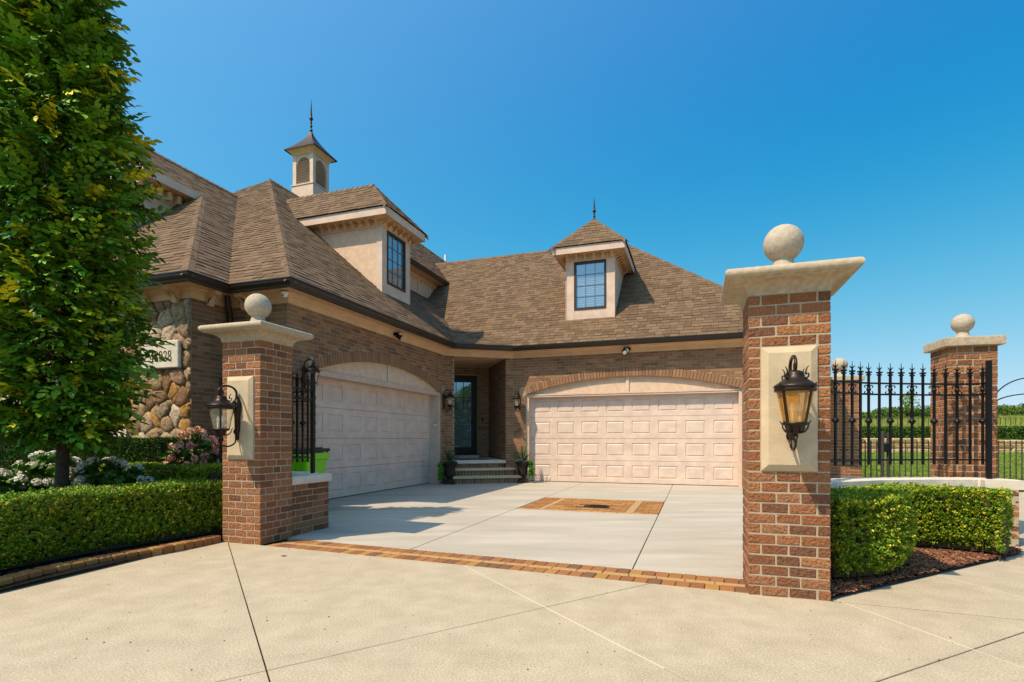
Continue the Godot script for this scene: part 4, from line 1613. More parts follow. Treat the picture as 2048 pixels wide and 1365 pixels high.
	var lg := [Vector2(-1.72, 4.6), Vector2(-1.72, 9.15), Vector2(-2.87, 10.48), Vector2(-2.87, 14.1), Vector2(-4.2, 14.1), Vector2(-4.2, 10.8)]
	roof_face(lg, Vector2(-1.72, 8), Vector2(-1, 0), 6.1, 1.0, deck, bag)
	# far slopes that close the roofs
	for qd in [[L(-5.37, 8.27, 5.37), L(-5.37, 8.27, 14), L(-11.07, 3.36, 14), L(-11.07, 3.36, -0.33)], [L(3.65, 7.24, 10.47), L(8.15, 3.36, 14.97), L(-4.17, 3.36, 14.97), L(-4.17, 7.24, 10.47)], [L(-1.72, 6.09, 4.6), L(-4.2, 8.57, 10.8), L(-4.2, 7.25, 5.2), L(-1.72, 5.12, 4.6)], [L(-4.2, 8.57, 10.8), L(-4.2, 8.57, 14.1), L(-5.4, 7.4, 14.1), L(-5.4, 7.4, 10.8)], [L(-2.87, 7.24, 14.1), L(-4.2, 8.57, 14.1), L(-4.2, 5.0, 14.1), L(-2.87, 5.0, 14.1)]]:
		deck.quad(qd[0], qd[1], qd[2], qd[3])
	var roof := put("roof", deck.mesh(), M.roof_deck, house)
	lay_shingles(roof, bag, 295)
	var dr := Vector3(1, -PITCH, 0).normalized()
	var df := Vector3(0, -PITCH, 1).normalized()
	var ff := Vector3(0, -0.916, 1).normalized()
	hip_caps(roof, L(0.33, EAVE, -0.33), L(-5.37, 8.27, 5.37), dr, df)
	hip_caps(roof, L(-0.8, EAVE, -1.01), L(-4.2, 6.29, 2.19), dr, ff)
	hip_caps(roof, L(-5.4, 7.33, 1.77), L(-5.4, 7.33, 4.27), dr, Vector3(-dr.x, dr.y, 0))
	hip_caps(roof, L(8.15, EAVE, 5.97), L(3.65, 7.24, 10.47), dr, df)
	hip_caps(roof, L(-4.17, 7.24, 10.47), L(3.65, 7.24, 10.47), df, Vector3(0, df.y, -df.z))
	hip_caps(roof, L(-5.37, 8.27, 5.37), L(-5.37, 8.27, 13.9), dr, Vector3(-dr.x, dr.y, 0))
	hip_caps(roof, L(-4.2, 8.58, 10.8), L(-4.2, 8.58, 14.1), Vector3(1, -1, 0).normalized(), Vector3(-1, -1, 0).normalized())
	var vp := MB.new()
	vp.lathe([Vector2(0.045, -0.2), Vector2(0.045, 0.28), Vector2(0.0, 0.281)], 12, Transform3D(Basis(), L(-4.15, 8.55, 13.9)))
	put("vent_pipe", vp.mesh(), M.white_plastic, roof)
	# panelled wall under the long upper eave
	var pw := MB.new()
	pw.box(L(-2.07, 4.7, 4.6), L(-2.17, 5.98, 10.2))
	put("panelled_wall", pw.mesh(), M.stucco, house)
	var y := 0
	for d in [5.35, 6.15, 6.95, 7.75, 8.5]:
		var bt := MB.new()
		bt.box(L(-2.07, 4.9, d - 0.035), L(-2.045, 5.9, d + 0.035))
		put("batten", bt.mesh(), M.trim, house)
		y += 1
	put("upper_frieze", sweep([Vector2(-2.07, 4.6), Vector2(-2.07, 9.4)], [Vector2(-0.02, 5.86), Vector2(0.03, 5.86), Vector2(0.03, 5.98), Vector2(0.30, 5.985), Vector2(0.30, 6.0), Vector2(-0.02, 6.0)]), M.frieze, house)
	put("upper_gutter", sweep([Vector2(-2.07, 4.6), Vector2(-2.07, 9.1)], [Vector2(0.30, 5.985), Vector2(0.34, 5.98), Vector2(0.36, 6.02), Vector2(0.385, 6.05), Vector2(0.395, 6.1), Vector2(0.38, 6.1), Vector2(0.30, 6.09)]), M.gutter, house)
	# eave, brackets and side wall of the front dormer on the stone wing
	var fd := Node3D.new()
	fd.name = "front_dormer"
	house.add_child(fd)
	var sd := MB.new()
	sd.quad(L(-4.5, 4.8, 0.6), L(-4.5, 6.15, 0.6), L(-4.5, 6.15, 2.4), L(-4.5, 4.8, 2.4))
	put("side_wall", sd.mesh(), M.stucco, fd)
	var fs := MB.new()
	fs.box(L(-4.17, 6.12, 0.86), L(-4.19, 6.29, 2.3))
	put("fascia", fs.mesh(), M.trim, fd)
	var sb := MB.new()
	sb.box(L(-4.18, 6.13, 0.86), L(-4.55, 6.145, 2.5))
	put("soffit", sb.mesh(), M.frieze, fd)
	var fz := MB.new()
	fz.box(L(-4.48, 5.9, 0.6), L(-4.51, 6.13, 2.4))
	put("eave_frieze", fz.mesh(), M.frieze, fd)
	for k in 6:
		var bb := MB.new()
		bb.bevel(Transform3D(Basis(), L(-4.42, 6.03, 0.95 + k * 0.21)), Vector3(0.14, 0.17, 0.085), 0.01)
		put("bracket", bb.mesh(), M.frieze, fd)
	var fw := MB.new()
	fw.quad(L(-4.5, 4.2, 0.6), L(-4.5, 6.15, 0.6), L(-6.3, 6.15, 0.6), L(-6.3, 4.2, 0.6))
	put("front_wall", fw.mesh(), M.stucco, fd)
	dormer("dormer facing the court with a plain blue window", L(-0.79, 4.325, 3.79), PI / 2, false, false)
	dormer("dormer with white blinds above the sunlit garage", L(2.69, 4.075, 6.80), 0.0, true, true)
	cupola(L(-5.37, 8.27, 7.05))
	lay_loose_bricks()


func entry_door(at: Vector3, turn: float) -> void:
	var o := Node3D.new()
	o.name = "entry_door"
	house.add_child(o)
	o.position = at
	o.rotation.y = turn
	o.set_meta("label", "black glazed entry door with divided upper panes")
	var w := 0.99
	var h := 2.26
	var fr := MB.new()
	fr.box(Vector3(0, 0, -0.12), Vector3(0.07, h, -0.01))
	fr.box(Vector3(w - 0.07, 0, -0.12), Vector3(w, h, -0.01))
	fr.box(Vector3(0.07, h - 0.07, -0.12), Vector3(w - 0.07, h, -0.01))
	put("frame", fr.mesh(), M.door_black, o)
	var lf := MB.new()
	lf.box(Vector3(0.072, 0.01, -0.09), Vector3(0.17, h - 0.072, -0.045))
	lf.box(Vector3(w - 0.17, 0.01, -0.09), Vector3(w - 0.072, h - 0.072, -0.045))
	lf.box(Vector3(0.17, h - 0.19, -0.09), Vector3(w - 0.17, h - 0.072, -0.045))
	lf.box(Vector3(0.17, 0.01, -0.09), Vector3(w - 0.17, 0.22, -0.045))
	put("leaf", lf.mesh(), M.door_black, o)
	var gl := MB.new()
	gl.outq(Vector3(0.17, 0.22, -0.066), Vector3(w - 0.17, 0.22, -0.066), Vector3(w - 0.17, h - 0.19, -0.066), Vector3(0.17, h - 0.19, -0.066), Vector3(0.5, 1, -4))
	put("glass_pane", gl.mesh(), M.glass, o)
	var mu := MB.new()
	mu.box(Vector3(0.17, 1.62, -0.075), Vector3(w - 0.17, 1.638, -0.057))
	put("muntin", mu.mesh(), M.door_black, o)
	for k in 2:
		var mv := MB.new()
		var x := lerpf(0.17, w - 0.17, (k + 1) / 3.0)
		mv.box(Vector3(x - 0.009, 1.3, -0.074), Vector3(x + 0.009, h - 0.19, -0.058))
		put("muntin", mv.mesh(), M.door_black, o)
	var hd := MB.new()
	hd.bevel(Transform3D(Basis(), Vector3(w - 0.12, 0.95, -0.035)), Vector3(0.05, 0.22, 0.02), 0.008)
	hd.tube([Vector3(w - 0.12, 0.98, -0.03), Vector3(w - 0.12, 0.98, 0.025), Vector3(w - 0.23, 0.98, 0.03)], 0.01, 0.008, 8)
	put("handle", hd.mesh(), M.bronze, o)
	var st := MB.new()
	st.box(Vector3(0.42, 0.36, -0.064), Vector3(0.52, 0.39, -0.062))
	put("sticker", st.mesh(), M.red_sticker, o)
	var rm := MB.new()
	rm.box(Vector3(-0.3, 0, -2.0), Vector3(w + 0.3, h, -1.98))
	rm.box(Vector3(-0.3, -0.02, -2.0), Vector3(w + 0.3, -0.005, -0.12))
	rm.box(Vector3(-0.3, h + 0.01, -2.0), Vector3(w + 0.3, h + 0.03, -0.12))
	rm.box(Vector3(-0.3, 0, -2.0), Vector3(-0.28, h, -0.13))
	rm.box(Vector3(w + 0.28, 0, -2.0), Vector3(w + 0.3, h, -0.13))
	put("hall", rm.mesh(), M.hall_panelling, o)
	var sl := MB.new()
	sl.box(Vector3(-0.02, -0.10, -0.1), Vector3(w + 0.03, -0.012, 0.10))
	put("threshold", sl.mesh(), M.white_cap, o)


# ---------- planting ----------
func scatter(called: String, mesh: Mesh, m: Material, parent: Node, xs: Array, cs: Array) -> MultiMeshInstance3D:
	var mm := MultiMesh.new()
	mm.transform_format = MultiMesh.TRANSFORM_3D
	mm.use_colors = true
	mm.mesh = mesh
	mm.instance_count = xs.size()
	for i in xs.size():
		mm.set_instance_transform(i, xs[i])
		mm.set_instance_color(i, cs[i])
	var o := MultiMeshInstance3D.new()
	o.name = numbered(parent, called)
	o.multimesh = mm
	o.material_override = m
	parent.add_child(o, true)
	stuff(o)
	return o


# a leaf from p along dir, folded along its midrib
func leaf(mb: MB, p: Vector3, dir: Vector3, side: Vector3, l: float, w: float, fold := 0.25) -> void:
	var s := (side - dir * side.dot(dir)).normalized()
	var up := s.cross(dir).normalized()
	var a := p
	var t := p + dir * l - up * l * 0.12
	var m1 := p + dir * l * 0.35
	var m2 := p + dir * l * 0.72 - up * l * 0.04
	for g in [-1.0, 1.0]:
		var e1: Vector3 = m1 + s * g * w * 0.5 + up * fold * w
		var e2: Vector3 = m2 + s * g * w * 0.38 + up * fold * w * 0.6
		mb.tri(a, e1, m1)
		mb.tri(m1, e1, e2)
		mb.tri(m1, e2, m2)
		mb.tri(m2, e2, t)


func rand_dir() -> Vector3:
	var z := rng.randf_range(-1, 1)
	var a := rng.randf() * TAU
	var r := sqrt(1.0 - z * z)
	return Vector3(r * cos(a), z, r * sin(a))


func clump_mesh(n: int, l: float, w: float, spread: float) -> ArrayMesh:
	var mb := MB.new()
	for k in n:
		var d := (rand_dir() * 0.9 + Vector3(0, 0.65, 0)).normalized()
		mb.col = Color.WHITE * rng.randf_range(0.75, 1.15)
		leaf(mb, Vector3(rng.randf_range(-1, 1), rng.randf_range(-0.6, 0.6), rng.randf_range(-1, 1)) * spread, d, rand_dir(), l * rng.randf_range(0.7, 1.15), w)
	return mb.mesh()


func basis_to(up: Vector3, spin: float) -> Basis:
	var x := up.cross(Vector3(0.31, 0.2, 0.93)).normalized()
	var z := x.cross(up).normalized()
	return Basis(x, up, z) * Basis(Vector3.UP, spin)


# clipped hedge along a plan path (world x, z), rounded at both ends
func hedge(label: String, path: Array, width: float, height: float, clump: Mesh, density: float, tones: Array, group := "clipped hedges round the drive", round_top := 0.05) -> Node3D:
	var base: Vector2 = path[0]
	var o := thing("hedge", label, "hedge", V(base.x, 0, base.y), 0.0, group)
	var off := V(base.x, 0, base.y)
	var pts := []
	for i in path.size() - 1: # resample with a smooth curve
		var p0: Vector2 = path[maxi(i - 1, 0)]
		var p1: Vector2 = path[i]
		var p2: Vector2 = path[i + 1]
		var p3: Vector2 = path[mini(i + 2, path.size() - 1)]
		for k in 6:
			pts.append(p1.cubic_interpolate(p2, p0, p3, k / 6.0))
	pts.append(path[-1])
	var core := MB.new()
	var xs := []
	var cs := []
	var ins := 0.085
	for i in pts.size() - 1:
		var a: Vector2 = pts[i]
		var b: Vector2 = pts[i + 1]
		var t := (b - a).normalized()
		var s := Vector2(t.y, -t.x)
		var hw := width * 0.5
		var q := [a - s * (hw - ins), b - s * (hw - ins), b + s * (hw - ins), a + s * (hw - ins)]
		var mid := (a + b) * 0.5
		var m3 := V(mid.x, height * 0.5, mid.y) - off
		core.outq(V(q[0].x, height - ins, q[0].y) - off, V(q[1].x, height - ins, q[1].y) - off, V(q[2].x, height - ins, q[2].y) - off, V(q[3].x, height - ins, q[3].y) - off, m3)
		for e in [[q[0], q[1]], [q[2], q[3]]]:
			core.outq(V(e[0].x, 0.06, e[0].y) - off, V(e[1].x, 0.06, e[1].y) - off, V(e[1].x, height - ins, e[1].y) - off, V(e[0].x, height - ins, e[0].y) - off, m3)
		if i == 0:
			core.outq(V(q[0].x, 0.06, q[0].y) - off, V(q[3].x, 0.06, q[3].y) - off, V(q[3].x, height - ins, q[3].y) - off, V(q[0].x, height - ins, q[0].y) - off, m3)
		if i == pts.size() - 2:
			core.outq(V(q[1].x, 0.06, q[1].y) - off, V(q[2].x, 0.06, q[2].y) - off, V(q[2].x, height - ins, q[2].y) - off, V(q[1].x, height - ins, q[1].y) - off, m3)
		var len_ := (b - a).length()
		var per := 2.0 * height + width
		var n := int(len_ * per * density)
		if i == 0 or i == pts.size() - 2:
			n += int(width * height * density)
		for k in n:
			var f := rng.randf()
			var r := rng.randf() * per
			var p := a.lerp(b, f)
			var lift := 0.0
			var out := Vector3.UP
			var depth := -absf(rng.randfn(0.0, 0.022)) + 0.012
			if rng.randf() < 0.03:
				depth += rng.randf_range(0.01, 0.035)
			if i == 0 and rng.randf() < width * height / (len_ * per + width * height) or i == pts.size() - 2 and rng.randf() < width * height / (len_ * per + width * height):
				var e2 := a if i == 0 else b
				var tt := -t if i == 0 else t
				p = e2 + s * rng.randf_range(-hw, hw) + tt * (depth - 0.02)
				lift = rng.randf_range(0.10, height)
				out = V(tt.x, 0, tt.y)
			elif r < width:
				p += s * rng.randf_range(-hw, hw)
				lift = height + depth - 0.02
			else:
				var g := 1.0 if rng.randf() < 0.5 else -1.0
				lift = rng.randf_range(0.10, height)
				var taper := 0.0 if lift > 0.2 else (0.2 - lift) * 0.5
				if lift > height - round_top:
					taper += (lift - height + round_top) * 0.45
				p += s * g * (hw + depth - 0.02 - taper)
				out = V(s.x * g, 0, s.y * g)
			var wob := 0.012 * sin(p.x * 7.0 + p.y * 5.0 + lift * 9.0)
			var dir := (out + rand_dir() * 0.75 + Vector3(0, 0.25, 0)).normalized()
			xs.append(Transform3D(basis_to(dir, rng.randf() * TAU).scaled(Vector3.ONE * rng.randf_range(0.75, 1.2)), V(p.x, lift, p.y) + out * wob - off))
			cs.append(lin(tones[rng.randi() % tones.size()]) * rng.randf_range(0.75, 1.25))
	var stems := MB.new()
	for i in pts.size() - 1:
		for k in 3:
			var sp: Vector2 = pts[i].lerp(pts[i + 1], rng.randf())
			var st: Vector2 = (pts[i + 1] - pts[i]).normalized()
			sp += Vector2(st.y, -st.x) * rng.randf_range(-0.42, 0.42) * width
			stems.tube([V(sp.x, 0.0, sp.y) - off, V(sp.x + rng.randf_range(-0.02, 0.02), 0.2, sp.y + rng.randf_range(-0.02, 0.02)) - off], 0.007, 0.005, 5)
	stuff(put("stems", stems.mesh(), M.bark, o))
	put("branch_core", core.mesh(), M.hedge_core, o)
	scatter("foliage", clump, M.hedge_leaf, o, xs, cs)
	return o


func spray_mesh(n: int, l: float) -> ArrayMesh:
	var mb := MB.new()
	var y := 0.0
	for k in n:
		var q := float(k) / n
		var p := Vector3(0, -0.05 * q * q, 0.30 * q)
		var g := 1.0 if k % 2 else -1.0
		var d := Vector3(g * rng.randf_range(0.5, 0.9), rng.randf_range(-0.55, 0.1), rng.randf_range(0.5, 1.0)).normalized()
		if k == n - 1:
			d = Vector3(0.1, -0.2, 1).normalized()
		mb.col = Color.WHITE * rng.randf_range(0.8, 1.15)
		leaf(mb, p, d, Vector3(-d.z, rng.randf_range(-0.4, 0.4), d.x), l * rng.randf_range(0.75, 1.1), l * 0.52, 0.12)
		y += 0.1
	return mb.mesh()


func columnar_tree(label: String, at: Vector2, bottom: float, top: float, radius: float, sprays: int, trunk_r: float, sprm: Array, group := "", big := 1.0) -> Node3D:
	var o := thing("hornbeam_tree", label, "tree", V(at.x, 0, at.y), 0.0, group)
	var tb := MB.new()
	var pts := []
	for k in 14:
		var q := k / 13.0
		pts.append(Vector3(sin(q * 5.0) * 0.04, q * top * 0.9, cos(q * 4.0) * 0.03 - 0.03))
	tb.tube(pts, trunk_r, 0.012, 12)
	tb.tube([Vector3(0, -0.02, 0), Vector3(0, 0.06, 0), Vector3(0, 0.2, 0)], trunk_r * 1.5, trunk_r * 1.0, 12)
	put("trunk", tb.mesh(), M.bark, o)
	var xs := []
	var cs := []
	var tones := [Color(0.38, 0.54, 0.11), Color(0.32, 0.50, 0.11), Color(0.44, 0.58, 0.13), Color(0.28, 0.44, 0.11), Color(0.80, 0.76, 0.15), Color(0.68, 0.71, 0.14)]
	var limbs := 46
	var prof := func(q: float) -> float: # radius share at height share q
		if q < 0.14:
			return lerpf(0.45, 0.93, sqrt(q / 0.14))
		if q < 0.40:
			return lerpf(0.93, 1.0, (q - 0.14) / 0.26)
		return maxf(0.0, pow(1.0 - pow((q - 0.40) / 0.62, 2.0), 0.72)) * 1.0
	for i in limbs:
		var q := (i + 0.5) / limbs
		var a := i * 2.39996
		var y0 := maxf(bottom + 0.12, lerpf(bottom, top * 0.9, q) - 0.35)
		var r: float = radius * prof.call(q) * rng.randf_range(0.75, 0.98)
		var p0 := Vector3(0, y0, 0)
		var p2 := Vector3(cos(a) * r, lerpf(bottom, top, q) + 0.12, sin(a) * r)
		var p1 := p0.lerp(p2, 0.5) + Vector3(0, -0.08, 0)
		var lb := MB.new()
		lb.tube([p0, p0.lerp(p1, 0.6), p1, p1.lerp(p2, 0.5), p2], 0.022 * (1.2 - q * 0.7), 0.005, 6)
		put("branch", lb.mesh(), M.bark, o)
	for i in sprays:
		var q := rng.randf()
		q = q * 0.98 + 0.01
		var rr: float = prof.call(q)
		var a := rng.randf() * TAU
		# lumps: the outline swells and shrinks with angle and height
		var lump := 1.0 + 0.10 * sin(a * 3.0 + q * 17.0) + 0.07 * sin(a * 5.0 - q * 31.0) + 0.05 * sin(a * 9.0 + q * 53.0)
		var f := pow(rng.randf(), 0.42)
		if rng.randf() < 0.05:
			f *= rng.randf_range(1.05, 1.22)
		var r: float = radius * rr * lump * f * 0.92
		var p := Vector3(cos(a) * r, lerpf(bottom, top, q), sin(a) * r)
		var out := Vector3(cos(a), rng.randf_range(-0.45, 0.55), sin(a)).normalized()
		out = (out + rand_dir() * 0.45).normalized()
		var x := Vector3.UP.cross(out).normalized()
		var b := Basis(x, out.cross(x).normalized(), out) * Basis(Vector3.BACK, rng.randf_range(-0.7, 0.7))
		xs.append(Transform3D(b.scaled(Vector3.ONE * big * rng.randf_range(0.6, 1.25)), p - out * 0.12))
		var pick := rng.randi() % 4
		# new yellow growth sits on the outer tips, in patches
		var patch := sin(a * 4.0 + q * 26.0) + sin(a * 7.0 - q * 41.0 + 1.3)
		if f > 0.78 and rng.randf() < (0.5 if patch > 0.6 else 0.06):
			pick = 4 + rng.randi() % 2
		cs.append(lin(tones[pick]) * rng.randf_range(0.8, 1.2))
	var half := xs.size() / 2
	var crown := Node3D.new()
	crown.name = "crown"
	o.add_child(crown)
	scatter("foliage", sprm[0], M.leaf, crown, xs.slice(0, half), cs.slice(0, half))
	scatter("foliage", sprm[1], M.leaf, crown, xs.slice(half), cs.slice(half))
	return o


# loose shrub: leaf clumps in a dome, flower heads on top
func shrub(called: String, label: String, category: String, at: Vector2, r: float, h: float, leaves: Mesh, n: int, tones: Array, heads: int, head_mesh: Mesh, head_tones: Array, group := "") -> Node3D:
	var o := thing(called, label, category, V(at.x, 0, at.y), 0.0, group)
	var st := MB.new()
	for k in 7:
		var a := k * 2.4
		st.tube([Vector3(cos(a) * 0.03, 0, sin(a) * 0.03), Vector3(cos(a) * r * 0.35, h * 0.5, sin(a) * r * 0.35), Vector3(cos(a) * r * 0.6, h * 0.85, sin(a) * r * 0.6)], 0.008, 0.003, 5)
	put("stems", st.mesh(), M.bark, o)
	stuff(o.get_child(0))
	var xs := []
	var cs := []
	for i in n:
		var d := rand_dir()
		var f := pow(rng.randf(), 0.45)
		var p := Vector3(d.x * r * f, h * 0.5 + d.y * h * 0.48 * f, d.z * r * f)
		xs.append(Transform3D(basis_to((d + Vector3(0, 0.6, 0) + rand_dir() * 0.4).normalized(), rng.randf() * TAU).scaled(Vector3.ONE * rng.randf_range(0.7, 1.2)), p))
		cs.append(lin(tones[rng.randi() % tones.size()]) * rng.randf_range(0.8, 1.2))
	scatter("foliage", leaves, M.leaf, o, xs, cs)
	for i in heads:
		var d2 := rand_dir()
		d2.y = absf(d2.y) * 0.9 + 0.05
		d2 = d2.normalized()
		var p2 := Vector3(d2.x * r * 1.0, h * 0.5 + d2.y * h * 0.52, d2.z * r * 1.0)
		var fl := put("flower_head", head_mesh, head_tones[rng.randi() % head_tones.size()], o, p2)
		fl.basis = basis_to((d2 + Vector3(0, 0.5, 0)).normalized(), rng.randf() * TAU).scaled(Vector3.ONE * rng.randf_range(0.75, 1.2))
	return o


func flower_head(r: float, flat: float, n: int) -> ArrayMesh:
	var mb := MB.new()
	for k in n:
		var d := rand_dir()
		var p := Vector3(d.x * r, d.y * r * flat, d.z * r)
		var s := d.cross(Vector3(0.3, 1, 0.2)).normalized()
		var t := d.cross(s)
		mb.col = Color.WHITE * rng.randf_range(0.82, 1.0)
		for e in 4:
			var w := e * PI / 2
			var u := s * cos(w) + t * sin(w)
			leaf(mb, p, (u + d * 0.25).normalized(), d.cross(u), 0.016, 0.015, 0.05)
	return mb.mesh()


func petal_mat(called: String, c: Color) -> StandardMaterial3D:
	var m := mat(called, c, 0.8, null, 1.0, null, 1.0, true)
	m.backlight_enabled = true
	m.backlight = Color(0.25, 0.22, 0.2)
	return m


func bed(called: String, poly: Array, y: float, m: Material) -> MeshInstance3D:
	var o := put(called, sheet(poly, y), m, self)
	struct(o)
	return o


func chips(label: String, poly: Array, n: int, y: float, tones: Array) -> void:
	var mb := MB.new()
	mb.bevel(Transform3D(), Vector3(0.034, 0.006, 0.010), 0.002)
	var ch := mb.mesh()
	var pp := PackedVector2Array(poly)
	var lo := pp[0]
	var hi := pp[0]
	for p in pp:
		lo = Vector2(minf(lo.x, p.x), minf(lo.y, p.y))
		hi = Vector2(maxf(hi.x, p.x), maxf(hi.y, p.y))
	var xs := []
	var cs := []
	while xs.size() < n:
		var p := Vector2(rng.randf_range(lo.x, hi.x), rng.randf_range(lo.y, hi.y))
		if Geometry2D.is_point_in_polygon(p, pp):
			var b := Basis(Vector3.UP, rng.randf() * TAU) * Basis(Vector3.RIGHT, rng.randf_range(-0.6, 0.6)) * Basis(Vector3.BACK, rng.randf_range(-0.5, 0.5))
			xs.append(Transform3D(b.scaled(Vector3(rng.randf_range(0.5, 1.6), 1, rng.randf_range(0.6, 1.6))), V(p.x, y + rng.randf() * 0.018, p.y)))
			cs.append(lin(tones[rng.randi() % tones.size()]) * rng.randf_range(0.7, 1.3))
	var o := scatter("bark_mulch", ch, M.mulch, self, xs, cs)
	tag(o, label, "mulch")


func build_planting() -> void:
	var hedge_tones := [Color(0.45, 0.57, 0.12), Color(0.39, 0.51, 0.11), Color(0.54, 0.62, 0.14), Color(0.43, 0.53, 0.14), Color(0.70, 0.69, 0.20)]
	var box_clump := clump_mesh(9, 0.023, 0.013, 0.016)
	var yew_clump := clump_mesh(9, 0.032, 0.012, 0.02)
	# left bed with its kerb of paver bricks
	var kerb := [Vector2(-3.60, 3.0), Vector2(-3.59, 3.40), Vector2(-3.572, 3.733), Vector2(-3.529, 4.078), Vector2(-3.42, 4.42), Vector2(-3.278, 4.721), Vector2(-3.131, 5.016), Vector2(-3.04, 5.28), Vector2(-2.975, 5.47)]
	bed("planting_bed", [Vector2(-3.66, 2.9), Vector2(-3.64, 3.733), Vector2(-3.48, 4.45), Vector2(-3.2, 5.05), Vector2(-3.04, 5.6), Vector2(-3.0, 6.4), Vector2(-3.6, 7.4), Vector2(-11, 10), Vector2(-12, 2.9)], 0.03, M.soil)
	var curve := Curve2D.new()
	for p in kerb:
		curve.add_point(p)
	var kb := thing("brick_edging", "curved row of tan paver bricks edging the left hedge bed", "edging", V(kerb[0].x, 0, kerb[0].y))
	var km := MB.new()
	km.bevel(Transform3D(), Vector3(0.098, 0.12, 0.12), 0.010)
	var kmesh := km.mesh()
	var s := 0.05
	while s < curve.get_baked_length() - 0.04:
		var p := curve.sample_baked(s)
		var q := curve.sample_baked(s + 0.02)
		var t := (q - p).normalized()
		var c := p - Vector2(-t.y, t.x) * -0.055
		put("edging_brick", kmesh, M["paver_%d" % [0, 2, 0, 1][rng.randi() % 4]], kb, V(c.x, 0.014 + rng.randf_range(-0.002, 0.002), c.y) - kb.position, atan2(t.y, t.x) + rng.randf_range(-0.02, 0.02))
		s += 0.1035
	chips("dark mulch under the left hedges behind the paver edging", [Vector2(-3.7, 3.0), Vector2(-3.66, 3.733), Vector2(-3.5, 4.45), Vector2(-3.24, 5.05), Vector2(-3.1, 5.6), Vector2(-3.5, 5.7), Vector2(-4.1, 4.4), Vector2(-4.1, 3.0)], 2600, 0.032, [Color(0.17, 0.12, 0.10), Color(0.13, 0.10, 0.09), Color(0.24, 0.17, 0.13)])
	hedge("long low boxwood hedge along the paver edging, left foreground", [Vector2(-4.16, 2.9), Vector2(-4.14, 3.5), Vector2(-4.06, 4.1), Vector2(-3.86, 4.75), Vector2(-3.55, 5.4), Vector2(-3.30, 5.86)], 0.56, 0.60, box_clump, 2600.0, hedge_tones)
	hedge("clipped hedge behind the tree, turning back towards the stone wall", [Vector2(-3.55, 6.55), Vector2(-4.3, 6.85), Vector2(-5.25, 7.2), Vector2(-5.45, 7.45), Vector2(-5.9, 8.0)], 0.5, 0.73, box_clump, 1700.0, hedge_tones)
	var nn := plan(-5.2, -1.03)
	var n2 := plan(-1.0, -1.03)
	hedge("taller dark green hedge block against the fieldstone wall", [nn, nn.lerp(n2, 0.5), n2], 0.42, 1.06, yew_clump, 1500.0, [Color(0.24, 0.36, 0.10), Color(0.20, 0.31, 0.09), Color(0.29, 0.40, 0.11)])
	# right beds
	var mulch := [Vector2(2.06, 3.48), Vector2(2.45, 3.70), Vector2(2.86, 3.93), Vector2(3.6, 4.33), Vector2(4.27, 4.67), Vector2(4.68, 4.9), Vector2(4.9, 5.5), Vector2(3.0, 5.5), Vector2(2.0, 4.6), Vector2(2.0, 3.6)]
	bed("planting_bed", mulch, 0.02, M.soil)
	chips("red brown bark mulch in front of the right hedges", mulch, 11000, 0.024, [Color(0.50, 0.33, 0.23), Color(0.42, 0.27, 0.19), Color(0.58, 0.41, 0.30), Color(0.34, 0.22, 0.17)])
	hedge("rounded boxwood hedge block right beside the foreground pillar", [Vector2(2.3, 4.02), Vector2(2.5, 4.05), Vector2(2.78, 4.17), Vector2(3.0, 4.46)], 0.52, 0.63, box_clump, 2500.0, hedge_tones, "clipped hedges round the drive", 0.12)
	hedge("boxwood hedge in front of the curved low wall, far right", [Vector2(3.2, 5.12), Vector2(3.65, 5.14), Vector2(4.06, 4.98), Vector2(4.33, 4.68)], 0.37, 0.60, box_clump, 2300.0, hedge_tones)
	# trees
	var sprays := [spray_mesh(9, 0.096), spray_mesh(8, 0.082)]
	columnar_tree("tall columnar hornbeam tree at the left edge, standing behind the hedge", Vector2(-4.74, 5.6), 0.98, 6.1, 0.77, 5600, 0.066, sprays)
	columnar_tree("hornbeam tree behind the camera, mirrored in the entry door glass", Vector2(10.8, -9.0), 0.5, 5.4, 1.9, 1900, 0.08, sprays, "trees along the drive behind the camera", 2.2)
	columnar_tree("second hornbeam tree behind the camera, mirrored in the entry door glass", Vector2(8.0, -8.6), 0.5, 4.6, 1.5, 1500, 0.08, sprays, "trees along the drive behind the camera", 2.2)
	# hydrangeas
	var hyd := clump_mesh(7, 0.10, 0.065, 0.05)
	var white_head := flower_head(0.055, 0.7, 46)
	var pink_head := flower_head(0.045, 1.0, 44)
	var wm := [petal_mat("white_petal", Color(0.90, 0.88, 0.82)), petal_mat("cream_petal", Color(0.88, 0.82, 0.74))]
	var pmats := [petal_mat("pink_petal", Color(0.92, 0.58, 0.54)), petal_mat("salmon_petal", Color(0.93, 0.68, 0.52)), petal_mat("blush_petal", Color(0.90, 0.72, 0.62))]
	var hl := ["white flowering hydrangea at the left edge of the bed", "white flowering hydrangea left of the tree trunk", "white flowering hydrangea just right of the tree trunk", "white flowering hydrangea behind the tree trunk"]
	var hp := [Vector2(-5.75, 5.75), Vector2(-5.35, 6.15), Vector2(-4.75, 6.3), Vector2(-5.85, 6.75)]
	for i in 4:
		shrub("white_hydrangea", hl[i], "shrub", hp[i], 0.42, 0.72 + 0.05 * i, hyd, 230, [Color(0.28, 0.42, 0.12), Color(0.24, 0.37, 0.11), Color(0.34, 0.46, 0.14)], 22, white_head, wm, "white hydrangeas in the left bed")
	shrub("pink_hydrangea", "pink and salmon hydrangea beside the corner of the fieldstone wall", "shrub", Vector2(-4.22, 7.12), 0.34, 1.16, hyd, 150, [Color(0.28, 0.42, 0.12), Color(0.24, 0.37, 0.11)], 66, pink_head, pmats)


